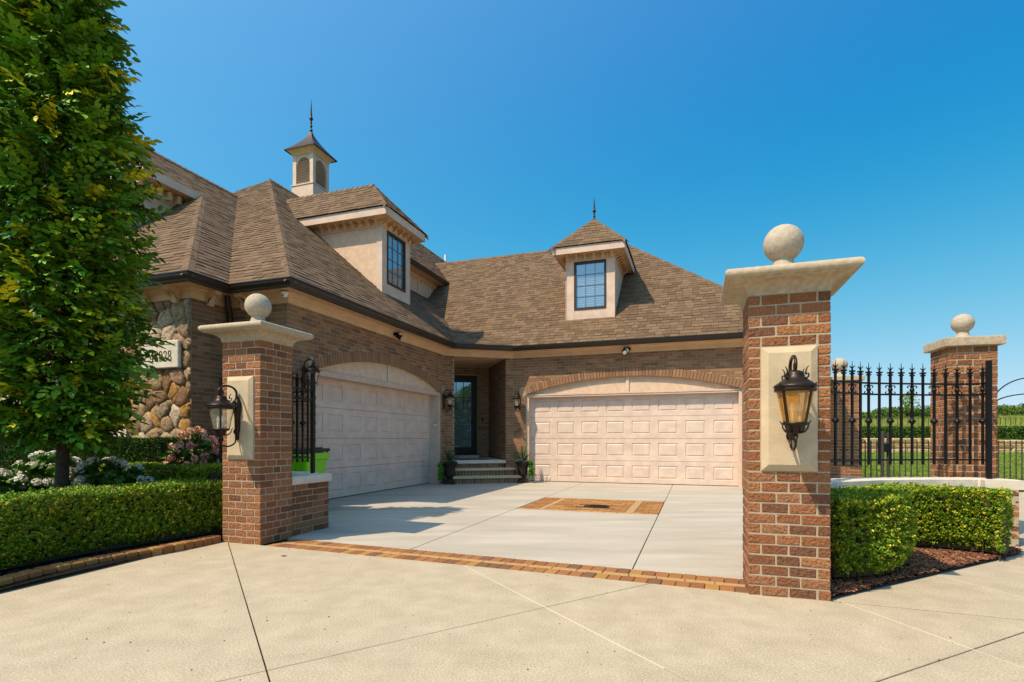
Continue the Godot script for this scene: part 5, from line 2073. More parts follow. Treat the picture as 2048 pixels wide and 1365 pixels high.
# ---------- low walls, fences ----------
func smooth_path(path: Array, step: float) -> Array:
	var c := Curve2D.new()
	for i in path.size():
		var p: Vector2 = path[i]
		var t: Vector2 = (path[mini(i + 1, path.size() - 1)] - path[maxi(i - 1, 0)]) / 6.0
		c.add_point(p, -t, t)
	var out := []
	var n := int(c.get_baked_length() / step)
	for k in n + 1:
		out.append(c.sample_baked(c.get_baked_length() * k / n))
	return out


func ribbon(path: Array, prof: Array, off: Vector3) -> ArrayMesh: # closed profile Vector2(side, height) swept on the world plan
	var mb := MB.new()
	var offs := []
	for i in path.size():
		var t: Vector2 = (path[mini(i + 1, path.size() - 1)] - path[maxi(i - 1, 0)]).normalized()
		offs.append(Vector2(t.y, -t.x))
	var mid := Vector2.ZERO
	for p in prof:
		mid += p / prof.size()
	for i in path.size() - 1:
		var m2: Vector2 = (path[i] + path[i + 1]) * 0.5 + offs[i] * mid.x
		for k in prof.size():
			var a: Vector2 = prof[k]
			var b: Vector2 = prof[(k + 1) % prof.size()]
			var p0: Vector2 = path[i] + offs[i] * a.x
			var p1: Vector2 = path[i + 1] + offs[i + 1] * a.x
			var p2: Vector2 = path[i + 1] + offs[i + 1] * b.x
			var p3: Vector2 = path[i] + offs[i] * b.x
			mb.outq(V(p0.x, a.y, p0.y) - off, V(p1.x, a.y, p1.y) - off, V(p2.x, b.y, p2.y) - off, V(p3.x, b.y, p3.y) - off, V(m2.x, mid.y, m2.y) - off)
	for i in [0, path.size() - 1]:
		var q := []
		for a in prof:
			var p4: Vector2 = path[i] + offs[i] * a.x
			q.append(V(p4.x, a.y, p4.y) - off)
		var inner: Vector2 = path[1] if i == 0 else path[i - 1]
		for k in range(1, q.size() - 1):
			mb.outt(q[0], q[k], q[k + 1], V(inner.x, mid.y, inner.y) - off)
	return mb.mesh()


func low_wall(label: String, path: Array, h: float, w: float) -> Node3D:
	var b: Vector2 = path[0]
	var o := thing("low_wall", label, "wall", V(b.x, 0, b.y), 0.0, "low brick walls with pale stone caps")
	put("mortar_core", ribbon(path, [Vector2(-w / 2 + 0.004, 0), Vector2(w / 2 - 0.004, 0), Vector2(w / 2 - 0.004, h), Vector2(-w / 2 + 0.004, h)], o.position), M.mortar, o)
	put("cap", ribbon(path, [Vector2(-w / 2 - 0.04, h), Vector2(w / 2 + 0.04, h), Vector2(w / 2 + 0.045, h + 0.006), Vector2(w / 2 + 0.045, h + 0.084), Vector2(w / 2 + 0.04, h + 0.09), Vector2(-w / 2 - 0.04, h + 0.09), Vector2(-w / 2 - 0.045, h + 0.084), Vector2(-w / 2 - 0.045, h + 0.006)], o.position), M.white_cap, o)
	var len_ := [0.0]
	for i in path.size() - 1:
		len_.append(len_[-1] + (path[i + 1] - path[i]).length())
	var total: float = len_[-1]
	var at := func(s: float) -> Array:
		for i in path.size() - 1:
			if s <= len_[i + 1] or i == path.size() - 2:
				var f: float = (s - len_[i]) / maxf(0.0001, len_[i + 1] - len_[i])
				return [path[i].lerp(path[i + 1], f), (path[i + 1] - path[i]).normalized()]
		return []
	var ch := 0.0695
	var n := int(h / ch)
	ch = h / n
	for k in n:
		for side in [-1, 1]:
			var s := 0.0
			var first := true
			while s < total - 0.02:
				var l := 0.19 if not (first and k % 2) else 0.095
				first = false
				l = minf(l, total - s)
				if l < 0.04:
					break
				var r: Array = at.call(s + l / 2)
				var t: Vector2 = r[1]
				var nrm: Vector2 = Vector2(t.y, -t.x) * float(side)
				var p: Vector2 = r[0] + nrm * (w / 2 - 0.03 + rng.randf_range(-0.001, 0.0015))
				put("brick", brick_mesh(snappedf(l - (0.0095 if s + l < total - 0.01 else 0.0), 0.002), ch - 0.0095, 0.06), M["pillar_brick_%d" % (rng.randi() % 6)], o, V(p.x, (k + 0.5) * ch, p.y) - o.position, atan2(t.y, t.x))
				s += l
	return o


var picket_meshes := {}


func iron_fence(label: String, path: Array, base: float, top: float, start_post: bool, end_post: bool, spacing := 0.125) -> Node3D:
	var b: Vector2 = path[0]
	var o := thing("iron_fence", label, "fence", V(b.x, 0, b.y), 0.0, "black iron fences on the low walls")
	if picket_meshes.is_empty():
		var pl := MB.new()
		var r := 0.0095
		pl.box(Vector3(-r, 0.14, -r), Vector3(r, 1.09, r))
		pl.box(Vector3(-0.017, 1.065, -0.017), Vector3(0.017, 1.08, 0.017))
		pl.box(Vector3(-0.021, 1.09, -0.021), Vector3(0.021, 1.105, 0.021))
		# spear tip with two barbs
		pl.tube([Vector3(0, 1.10, 0), Vector3(0, 1.13, 0), Vector3(0, 1.145, 0), Vector3(0, 1.20, 0)], 0.011, 0.002, 6)
		for s in [-1, 1]:
			pl.tube([Vector3(0, 1.125, 0), Vector3(s * 0.018, 1.138, 0), Vector3(s * 0.03, 1.152, 0)], 0.007, 0.002, 5)
			pl.tube([Vector3(0, 1.125, 0), Vector3(0, 1.138, s * 0.018), Vector3(0, 1.152, s * 0.03)], 0.007, 0.002, 5)
		picket_meshes.plain = pl.mesh()
		var knob := MB.new()
		knob.lathe([Vector2(0.013, 0.56), Vector2(0.024, 0.575), Vector2(0.036, 0.588), Vector2(0.036, 0.598), Vector2(0.024, 0.611), Vector2(0.013, 0.626)], 10, Transform3D())
		knob.lathe([Vector2(0.013, 0.90), Vector2(0.022, 0.915), Vector2(0.022, 0.925), Vector2(0.013, 0.94)], 8, Transform3D())
		picket_meshes.knob = knob.mesh()
		var sc := MB.new()
		for sx in [-1, 1]:
			for sy in [-1, 1]:
				var pts := []
				for k in 12:
					var q := k / 11.0
					var a := lerpf(-0.6, 4.4, q)
					var rr := lerpf(0.026, 0.010, q)
					pts.append(Vector3(sx * (0.036 + rr * -cos(a) * 1.1 + 0.004), 0.92 + sy * (0.040 + sin(a) * rr * 0.8 - 0.012), 0))
				sc.tube(pts, 0.006, 0.005, 5)
		picket_meshes.scroll = sc.mesh()
	var pts2 := path
	for hr in [0.19, 0.87, 0.985]:
		put("rail", ribbon(pts2, [Vector2(-0.014, base + hr - 0.008), Vector2(0.014, base + hr - 0.008), Vector2(0.014, base + hr + 0.008), Vector2(-0.014, base + hr + 0.008)], o.position), M.black_iron, o)
	var c := Curve2D.new()
	for p in path:
		c.add_point(p)
	var total := c.get_baked_length()
	var n := int(total / spacing)
	for k in range(1, n):
		var s := total * k / n
		var p := c.sample_baked(s)
		var t := (c.sample_baked(minf(s + 0.02, total)) - c.sample_baked(maxf(s - 0.02, 0.0))).normalized()
		var ang := atan2(t.y, t.x)
		var pk := put("picket", picket_meshes.plain, M.black_iron, o, V(p.x, base, p.y) - o.position, ang)
		if k % 2 == 0:
			put("collar", picket_meshes.knob, M.black_iron, pk)
			stuff(put("scrollwork", picket_meshes.scroll, M.black_iron, pk))
	for e in [[start_post, 0.0], [end_post, total]]:
		if e[0]:
			var p3 := c.sample_baked(e[1])
			var mb := MB.new()
			mb.bevel(Transform3D(Basis(), Vector3(0, (top - base) / 2, 0)), Vector3(0.046, top - base, 0.046), 0.008)
			put("post", mb.mesh(), M.black_iron, o, V(p3.x, base, p3.y) - o.position, TURN)
	return o


func build_walls_and_fences() -> void:
	var arc := smooth_path([Vector2(2.08, 4.02), Vector2(2.42, 4.62), Vector2(3.0, 5.22), Vector2(3.7, 5.52), Vector2(4.35, 5.60), Vector2(4.80, 5.58), Vector2(4.93, 5.46), Vector2(4.85, 5.26)], 0.08)
	low_wall("curved low brick wall with pale cap behind the right hedges", arc, 0.56, 0.22)
	var fp := smooth_path([Vector2(2.08, 4.05), Vector2(2.42, 4.64), Vector2(3.0, 5.24), Vector2(3.7, 5.54), Vector2(4.35, 5.62), Vector2(4.74, 5.64), Vector2(4.92, 5.60), Vector2(4.87, 5.46)], 0.05)
	iron_fence("curved black iron picket fence on the wall behind the right hedges", fp, 0.65, 1.86, false, true)
	var lw := [Vector2(-2.50, 5.79), Vector2(-2.29, 6.41)]
	low_wall("short low brick wall with pale cap beside the left gate pillar", lw, 0.56, 0.22)
	iron_fence("short black iron picket fence beside the left gate pillar", [Vector2(-2.52, 5.82), Vector2(-2.37, 6.36)], 0.65, 1.86, false, true, 0.09)
	low_wall("low brick wall with pale cap running behind the left hedge to the house", [Vector2(-2.46, 6.52), Vector2(-3.9, 6.97)], 0.56, 0.2)
	iron_fence("black iron picket fence half hidden behind the left gate pillar", [Vector2(-2.52, 6.54), Vector2(-3.76, 6.92)], 0.65, 1.86, false, true)
	# thin metal garden fence and its gate posts on the lawn
	var gf := thing("garden_fence", "thin grey metal fence along the lawn beyond the pillars", "fence", V(8.2, 0, 12.5))
	var bar := MB.new()
	bar.box(Vector3(-0.009, 0, -0.009), Vector3(0.009, 1.03, 0.009))
	var bm := bar.mesh()
	for k in 58:
		put("picket", bm, M.fence_grey, gf, Vector3(0.06 + k * 0.13, 0, k * 0.006))
	for hr in [0.12, 0.97]:
		var rl := MB.new()
		rl.bar(Vector3(0, hr, 0), Vector3(7.6, hr, 0.35), 0.016, 0.03, Vector3.UP)
		put("rail", rl.mesh(), M.fence_grey, gf)
	for x in [0.44, 0.58]:
		var ps := MB.new()
		ps.bevel(Transform3D(Basis(), Vector3(x, 0.6, 0.03)), Vector3(0.06, 1.24, 0.06), 0.006)
		put("gate_post", ps.mesh(), M.fence_grey, gf)
	var lt := MB.new()
	lt.bevel(Transform3D(Basis(), Vector3(0.51, 0.86, 0.07)), Vector3(0.1, 0.2, 0.05), 0.01)
	put("latch", lt.mesh(), M.black_iron, gf)
	# hoops of a metal arbour at the right edge
	var ab := thing("garden_arbour", "thin black metal arbour hoops at the right edge beyond the lawn fence", "arbour", V(12.13, 0, 12.4))
	for e in [[1.0, 2.5], [1.0, 2.12]]:
		var pts := []
		for k in 25:
			var a := PI * k / 24.0
			pts.append(Vector3(-cos(a) * e[0], 1.82 + sin(a) * (e[1] - 1.82), 0))
		var hb := MB.new()
		hb.tube(pts, 0.014, 0.014, 6)
		put("hoop", hb.mesh(), M.black_iron, ab)
	for x in [-1.0, 1.0]:
		var lg := MB.new()
		lg.tube([Vector3(x, -0.03, 0), Vector3(x, 1.83, 0)], 0.016, 0.016, 6)
		put("leg", lg.mesh(), M.black_iron, ab)


# ---------- far right: retaining wall, hedge, meadow ----------
func build_far() -> void:
	var wall := thing("retaining_wall", "tan stacked stone retaining wall at the far end of the lawn", "wall", V(26, 0, 41))
	for row in 3:
		var x := -4.0 - rng.randf() * 0.6
		while x < 34.0:
			var l := rng.randf_range(0.7, 1.5)
			var hgt := 0.40
			if row == 2 and x > 7.5:
				hgt = 0.26
			var mb := MB.new()
			mb.bevel(Transform3D(), Vector3(l - 0.03, hgt - 0.035, 0.8), 0.06, 0.03, rng)
			put("stone", mb.mesh(), M["ledge_%d" % (rng.randi() % 3)], wall, Vector3(x + l / 2, -0.03 + row * 0.4 + hgt / 2, rng.randf_range(-0.08, 0.08) + row * -0.1), rng.randf_range(-0.03, 0.03))
			x += l
	# short turf on the near lawn
	var blade := MB.new()
	for k in 7:
		var a0 := rng.randf() * TAU
		var q0 := Vector3(cos(a0), 0, sin(a0)) * rng.randf() * 0.06
		var s0 := Vector3(-sin(a0), 0, cos(a0)) * 0.006
		blade.tri(q0 - s0, q0 + s0, q0 + Vector3(cos(a0) * 0.03, rng.randf_range(0.04, 0.075), sin(a0) * 0.03))
	var xs0 := []
	var cs0 := []
	for k in 26000:
		var z0 := 11.0 + 29.0 * pow(rng.randf(), 1.6)
		var x0 := z0 * rng.randf_range(0.6, 1.02)
		var stripe := 1.0 if int(floorf((x0 * 0.35 + z0) / 1.6)) % 2 == 0 else 0.82
		xs0.append(Transform3D(Basis(Vector3.UP, rng.randf() * TAU).scaled(Vector3.ONE * (0.8 + z0 * 0.05)), V(x0, -0.03, z0)))
		cs0.append(lin([Color(0.45, 0.54, 0.18), Color(0.39, 0.50, 0.17), Color(0.52, 0.57, 0.22)][rng.randi() % 3]) * stripe * rng.randf_range(0.8, 1.2))
	var tf := scatter("turf_grass", blade.mesh(), M.blade, self, xs0, cs0)
	tag(tf, "short mown turf with faint stripes beyond the iron fence", "grass")
	# rising ground beyond
	var hill := MB.new()
	var nx := 40
	var nz := 16
	var hz := func(x: float, q: float) -> float: return 1.05 + 2.75 * q + 0.25 * sin(x * 0.11) * q + 0.12 * sin(x * 0.5 + q * 9.0) * q
	for i in nx:
		for k in nz:
			var q := []
			for e in [[0, 0], [1, 0], [1, 1], [0, 1]]:
				var x := lerpf(-60, 140, float(i + e[0]) / nx)
				var f := float(k + e[1]) / nz
				q.append(V(x, hz.call(x, f), 41.3 + 30.0 * f))
			hill.outq(q[0], q[1], q[2], q[3], q[0] - Vector3(0, 9, 0))
	struct(put("meadow_slope", hill.mesh(), M.meadow_soil, self))
	var big := clump_mesh(8, 0.14, 0.09, 0.10)
	var dk := [Color(0.26, 0.37, 0.10), Color(0.22, 0.33, 0.10), Color(0.30, 0.40, 0.12)]
	for e in [["long dark clipped hedge on top of the stone retaining wall", Vector2(24.0, 43.2), Vector2(35.0, 42.9), 1.35], ["dark clipped hedge on the retaining wall, seen right of the flat-capped pillar", Vector2(34.6, 42.0), Vector2(52.0, 41.8), 0.0]]:
		var a: Vector2 = e[1]
		var b: Vector2 = e[2]
		var o := thing("hedge", e[0], "hedge", V(a.x, 1.0, a.y), 0.0, "far hedges on the retaining wall")
		var xs := []
		var cs := []
		var h := 0.95
		var core := MB.new()
		var d := b - a
		core.box(Vector3(0, 0, -0.35), Vector3(d.x, h - 0.12, 0.35))
		put("branch_core", core.mesh(), M.hedge_core, o)
		for k in 2600:
			var f := rng.randf()
			var top := rng.randf() < 0.4
			var p := Vector3(d.x * f, h if top else rng.randf() * h, rng.randf_range(-0.4, 0.4) if top else 0.42)
			xs.append(Transform3D(basis_to((Vector3(0, 1 if top else 0, 0 if top else 1) + rand_dir() * 0.8).normalized(), rng.randf() * TAU), p + rand_dir() * 0.04))
			cs.append(lin(dk[rng.randi() % 3]) * rng.randf_range(0.75, 1.25))
		scatter("foliage", big, M.hedge_leaf, o, xs, cs)
	# tall meadow grass
	var tuft := MB.new()
	for k in 9:
		var a2 := rng.randf() * TAU
		var p0 := Vector3(cos(a2), 0, sin(a2)) * 0.12
		var lean := Vector3(cos(a2), 0, sin(a2)) * rng.randf_range(0.05, 0.3)
		var s := Vector3(-sin(a2), 0, cos(a2)) * 0.02
		var hh := rng.randf_range(0.45, 0.85)
		tuft.tri(p0 - s, p0 + s, p0 + lean + Vector3(0, hh, 0))
	var tm := tuft.mesh()
	var xs2 := []
	var cs2 := []
	var gt := [Color(0.55, 0.58, 0.24), Color(0.48, 0.54, 0.22), Color(0.62, 0.60, 0.30), Color(0.42, 0.52, 0.20)]
	for k in 9000:
		var f := pow(rng.randf(), 0.7) * 0.96 + 0.1
		if f > 1.0:
			continue
		var x := rng.randf_range(20, 74)
		xs2.append(Transform3D(Basis(Vector3.UP, rng.randf() * TAU).scaled(Vector3.ONE * rng.randf_range(0.6, 1.1)), V(x, hz.call(x, f) - 0.02, 41.3 + 30.0 * f)))
		cs2.append(lin(gt[rng.randi() % 4]) * rng.randf_range(0.8, 1.2))
	var mg := scatter("meadow_grass", tm, M.blade, self, xs2, cs2)
	tag(mg, "tall yellow green meadow grass on the slope beyond the lawn", "grass")
	# thin fence on the slope
	var ff := thing("meadow_fence", "faint thin fence crossing the meadow slope in the distance", "fence", V(22, 0, 52))
	var bar := MB.new()
	bar.box(Vector3(-0.02, 0, -0.02), Vector3(0.02, 1.25, 0.02))
	var bm := bar.mesh()
	for k in 76:
		var x := k * 0.5
		put("picket", bm, M.fence_grey, ff, Vector3(x, hz.call(22.0 + x, (52.0 - 41.3) / 30.0) - 0.03, 0))
	var rl := MB.new()
	rl.bar(Vector3(0, 3.15, 0), Vector3(38, 3.15, 0), 0.03, 0.03, Vector3.UP)
	put("rail", rl.mesh(), M.fence_grey, ff)
	# brush along the crest
	var leafy := clump_mesh(10, 0.22, 0.13, 0.2)
	var names := ["bushy green shrub on the crest, far right background", "low rounded shrub on the crest beyond the meadow", "young leafy tree standing above the crest shrubs", "wide green thicket on the crest beyond the fence"]
	var bx := [[28, 1.0, 2.2], [32, 1.4, 3.0], [36.5, 1.1, 2.6], [41, 1.5, 3.2], [45.5, 1.2, 2.6], [50, 1.6, 3.2], [54.5, 1.8, 3.0], [59, 1.9, 3.4], [64, 1.6, 3.0], [69, 2.0, 3.4]]
	for i in bx.size():
		var x: float = bx[i][0]
		var o2 := thing("crest_shrub", "green shrub on the far meadow crest, %s from the left" % ["first", "second", "third", "fourth", "fifth", "sixth", "seventh", "eighth", "ninth", "tenth"][i], "shrub", V(x, hz.call(x, 0.95), 70.0), 0.0, "shrubs along the meadow crest")
		var xs3 := []
		var cs3 := []
		for k in 420:
			var d3 := rand_dir()
			var f3 := pow(rng.randf(), 0.4)
			xs3.append(Transform3D(basis_to((d3 + Vector3(0, 0.4, 0)).normalized(), rng.randf() * TAU), Vector3(d3.x * bx[i][2] * f3, maxf(0.05, bx[i][1] * 0.45 + d3.y * bx[i][1] * 0.6 * f3), d3.z * 1.4 * f3)))
			cs3.append(lin([Color(0.36, 0.47, 0.16), Color(0.30, 0.42, 0.15), Color(0.42, 0.50, 0.18)][rng.randi() % 3]) * rng.randf_range(0.8, 1.2))
		scatter("foliage", leafy, M.leaf, o2, xs3, cs3)
	var yt := thing("young_tree", "slender young tree rising above the crest shrubs, seen through the fence", "tree", V(50.5, 3.6, 68.0))
	var tb := MB.new()
	tb.tube([Vector3(0, -0.2, 0), Vector3(0.1, 1.2, 0), Vector3(0, 3.2, 0)], 0.07, 0.02, 6)
	put("trunk", tb.mesh(), M.bark, yt)
	var xs4 := []
	var cs4 := []
	for k in 70:
		var d4 := rand_dir()
		xs4.append(Transform3D(basis_to(d4, rng.randf() * TAU), Vector3(0, 2.4, 0) + Vector3(d4.x * 1.0, d4.y * 1.5, d4.z) * pow(rng.randf(), 0.5)))
		cs4.append(lin(Color(0.50, 0.60, 0.26)) * rng.randf_range(0.8, 1.2))
	scatter("crown", leafy, M.leaf, yt, xs4, cs4)


# ---------- small things ----------
func wl(n: float, h: float, d: float) -> Vector3: # house frame to world
	return house.transform * L(n, h, d)


func floodlight(label: String, at: Vector3, turn: float) -> void:
	var o := thing("floodlight", label, "floodlight", at, turn, "security floodlights under the eaves")
	var b := MB.new()
	b.lathe([Vector2(0.0, -0.012), Vector2(0.05, -0.012), Vector2(0.05, 0.012), Vector2(0.0, 0.012)], 14, Transform3D(Basis(Vector3.RIGHT, PI / 2), Vector3(0, 0.05, 0.012)))
	put("mount", b.mesh(), M.black_plastic, o)
	var ar := MB.new()
	ar.tube([Vector3(0, 0.05, 0.02), Vector3(0, 0.04, 0.07), Vector3(0.0, 0.0, 0.10)], 0.016, 0.014, 8)
	put("arm", ar.mesh(), M.black_plastic, o)
	for e in [[-0.02, -0.03, 0.12, 0.5], [0.075, 0.03, 0.07, -0.6]]:
		var x := Transform3D(Basis(Vector3.UP, e[3]) * Basis(Vector3.RIGHT, PI / 2 + 0.45), Vector3(e[0], e[1], e[2]))
		var hd := MB.new()
		hd.lathe([Vector2(0.0, -0.06), Vector2(0.028, -0.06), Vector2(0.04, -0.04), Vector2(0.045, 0.0), Vector2(0.058, 0.04), Vector2(0.06, 0.055), Vector2(0.052, 0.055)], 16, x)
		put("lamp_head", hd.mesh(), M.black_plastic, o)
		var ln := MB.new()
		ln.lathe([Vector2(0.052, 0.05), Vector2(0.035, 0.058), Vector2(0.0, 0.062)], 16, x)
		put("lens", ln.mesh(), M.lens, o)


func urn(label: String, at: Vector3, group: String) -> void:
	var o := thing("urn_planter", label, "planter", at, 0.0, group)
	var b := MB.new()
	b.box(Vector3(-0.13, 0, -0.13), Vector3(0.13, 0.05, 0.13))
	put("plinth", b.mesh(), M.urn, o)
	var u := MB.new()
	u.lathe([Vector2(0.12, 0.05), Vector2(0.11, 0.075), Vector2(0.06, 0.10), Vector2(0.055, 0.13), Vector2(0.075, 0.16), Vector2(0.11, 0.19), Vector2(0.125, 0.25), Vector2(0.125, 0.34), Vector2(0.14, 0.42), Vector2(0.18, 0.48), Vector2(0.19, 0.50), Vector2(0.185, 0.515), Vector2(0.165, 0.51), Vector2(0.14, 0.47), Vector2(0.0, 0.465)], 28, Transform3D())
	put("bowl", u.mesh(), M.urn, o)


func urn_plants(where: String, at: Vector3, vine_side: float) -> void:
	var sp := thing("spike_plant", "dark green spiky grass plant in the %s urn" % where, "plant", at + Vector3(0, 0.47, 0), 0.0, "spiky plants in the urns")
	for k in 46:
		var a := rng.randf() * TAU
		var e := rng.randf_range(0.15, 1.1)
		var l := rng.randf_range(0.36, 0.62)
		var d := Vector3(cos(a) * sin(e), cos(e), sin(a) * sin(e))
		var s := Vector3(-sin(a), 0, cos(a)) * 0.009
		var mb := MB.new()
		mb.col = lin(Color(0.20, 0.30, 0.17)) * rng.randf_range(0.7, 1.4)
		var m := d * l * 0.55
		var t := d * l - Vector3(0, l * 0.22 * sin(e), 0)
		mb.quad(-s, s, m + s, m - s)
		mb.tri(m - s, m + s, t)
		put("blade", mb.mesh(), M.blade, sp)
	var cb := thing("ornamental_cabbage", "blue green rosette of cabbage leaves in the %s urn" % where, "plant", at + Vector3(vine_side * -0.07, 0.49, 0.10), 0.0, "ornamental cabbages in the urns")
	for k in 22:
		var a2 := k * 2.4
		var q := k / 22.0
		var d2 := Vector3(cos(a2) * lerpf(0.3, 1.0, q), lerpf(1.0, 0.25, q), sin(a2) * lerpf(0.3, 1.0, q)).normalized()
		var mb2 := MB.new()
		mb2.col = lin(Color(0.36, 0.50, 0.52).lerp(Color(0.25, 0.38, 0.36), q)) * rng.randf_range(0.85, 1.15)
		leaf(mb2, d2 * 0.01, d2, Vector3(-sin(a2), 0, cos(a2)), lerpf(0.07, 0.15, q), 0.10, -0.15)
		put("leaf", mb2.mesh(), M.blade, cb)
	var vn := thing("trailing_vine", "bright green vine trailing over the rim of the %s urn" % where, "plant", at + Vector3(vine_side * 0.15, 0.49, 0.05), 0.0, "trailing vines in the urns")
	var xs := []
	var cs := []
	for k in 240:
		var f := rng.randf()
		xs.append(Transform3D(basis_to(rand_dir(), rng.randf() * TAU), Vector3(vine_side * (0.05 + rng.randfn(0, 0.022)) * (1.0 if f > 0.1 else 0.4), 0.04 - f * 0.40, rng.randfn(0.02, 0.045))))
		cs.append(lin(Color(0.30, 0.52, 0.12)) * rng.randf_range(0.7, 1.3))
	var stm := MB.new()
	for k in 5:
		stm.tube([Vector3(-vine_side * 0.06, 0.0, k * 0.03 - 0.06), Vector3(vine_side * 0.03, 0.02, k * 0.03 - 0.06), Vector3(vine_side * 0.055, -0.1, k * 0.03 - 0.05), Vector3(vine_side * 0.05, -0.34, k * 0.03 - 0.05)], 0.004, 0.003, 5)
	stuff(put("stems", stm.mesh(), M.blade, vn))
	scatter("foliage", clump_mesh(5, 0.035, 0.024, 0.02), M.leaf, vn, xs, cs)


func bin_(label: String, at: Vector3, turn: float) -> void:
	var o := thing("wheeled_bin", label, "bin", at, turn, "green wheeled bins")
	var b := MB.new()
	var lv := [[0.0, 0.20, 0.22], [0.06, 0.21, 0.23], [0.72, 0.26, 0.30], [0.74, 0.285, 0.325], [0.83, 0.29, 0.33]]
	for i in lv.size() - 1:
		for f in 4:
			var p := []
			for e in [[i, -1], [i, 1], [i + 1, 1], [i + 1, -1]]:
				var hx: float = lv[e[0]][1]
				var hz: float = lv[e[0]][2]
				var y: float = lv[e[0]][0] + 0.03
				p.append(Vector3(e[1] * hx, y, hz) if f == 0 else Vector3(-e[1] * hx, y, -hz) if f == 1 else Vector3(hx, y, -e[1] * hz) if f == 2 else Vector3(-hx, y, e[1] * hz))
			b.outq(p[0], p[1], p[2], p[3], Vector3(0, 0.4, 0))
	put("body", b.mesh(), M.bin_green, o)
	for k in 7:
		var rb := MB.new()
		rb.bar(Vector3(-0.21 + k * 0.07, 0.22, 0.252), Vector3(-0.24 + k * 0.08, 0.72, 0.312), 0.018, 0.012, Vector3.RIGHT)
		put("rib", rb.mesh(), M.bin_green, o)
	var l := MB.new()
	l.bevel(Transform3D(Basis(Vector3.RIGHT, 0.05), Vector3(0, 0.885, 0)), Vector3(0.60, 0.045, 0.68), 0.015)
	l.bevel(Transform3D(Basis(Vector3.RIGHT, 0.05), Vector3(0, 0.913, -0.02)), Vector3(0.44, 0.03, 0.5), 0.012)
	put("lid", l.mesh(), M.bin_lid, o)
	var hb := MB.new()
	hb.tube([Vector3(-0.24, 0.86, -0.34), Vector3(-0.24, 0.90, -0.40), Vector3(0.24, 0.90, -0.40), Vector3(0.24, 0.86, -0.34)], 0.014, 0.014, 6)
	put("handle", hb.mesh(), M.bin_lid, o)
	for x in [-0.23, 0.23]:
		var w := MB.new()
		w.lathe([Vector2(0.0, -0.025), Vector2(0.11, -0.025), Vector2(0.125, 0.0), Vector2(0.11, 0.025), Vector2(0.0, 0.025)], 16, Transform3D(Basis(Vector3.BACK, PI / 2), Vector3(x, 0.125, -0.26)))
		put("wheel", w.mesh(), M.bin_lid, o)
	var lb := MB.new()
	lb.box(Vector3(-0.10, 0.48, 0.305), Vector3(0.10, 0.62, 0.318))


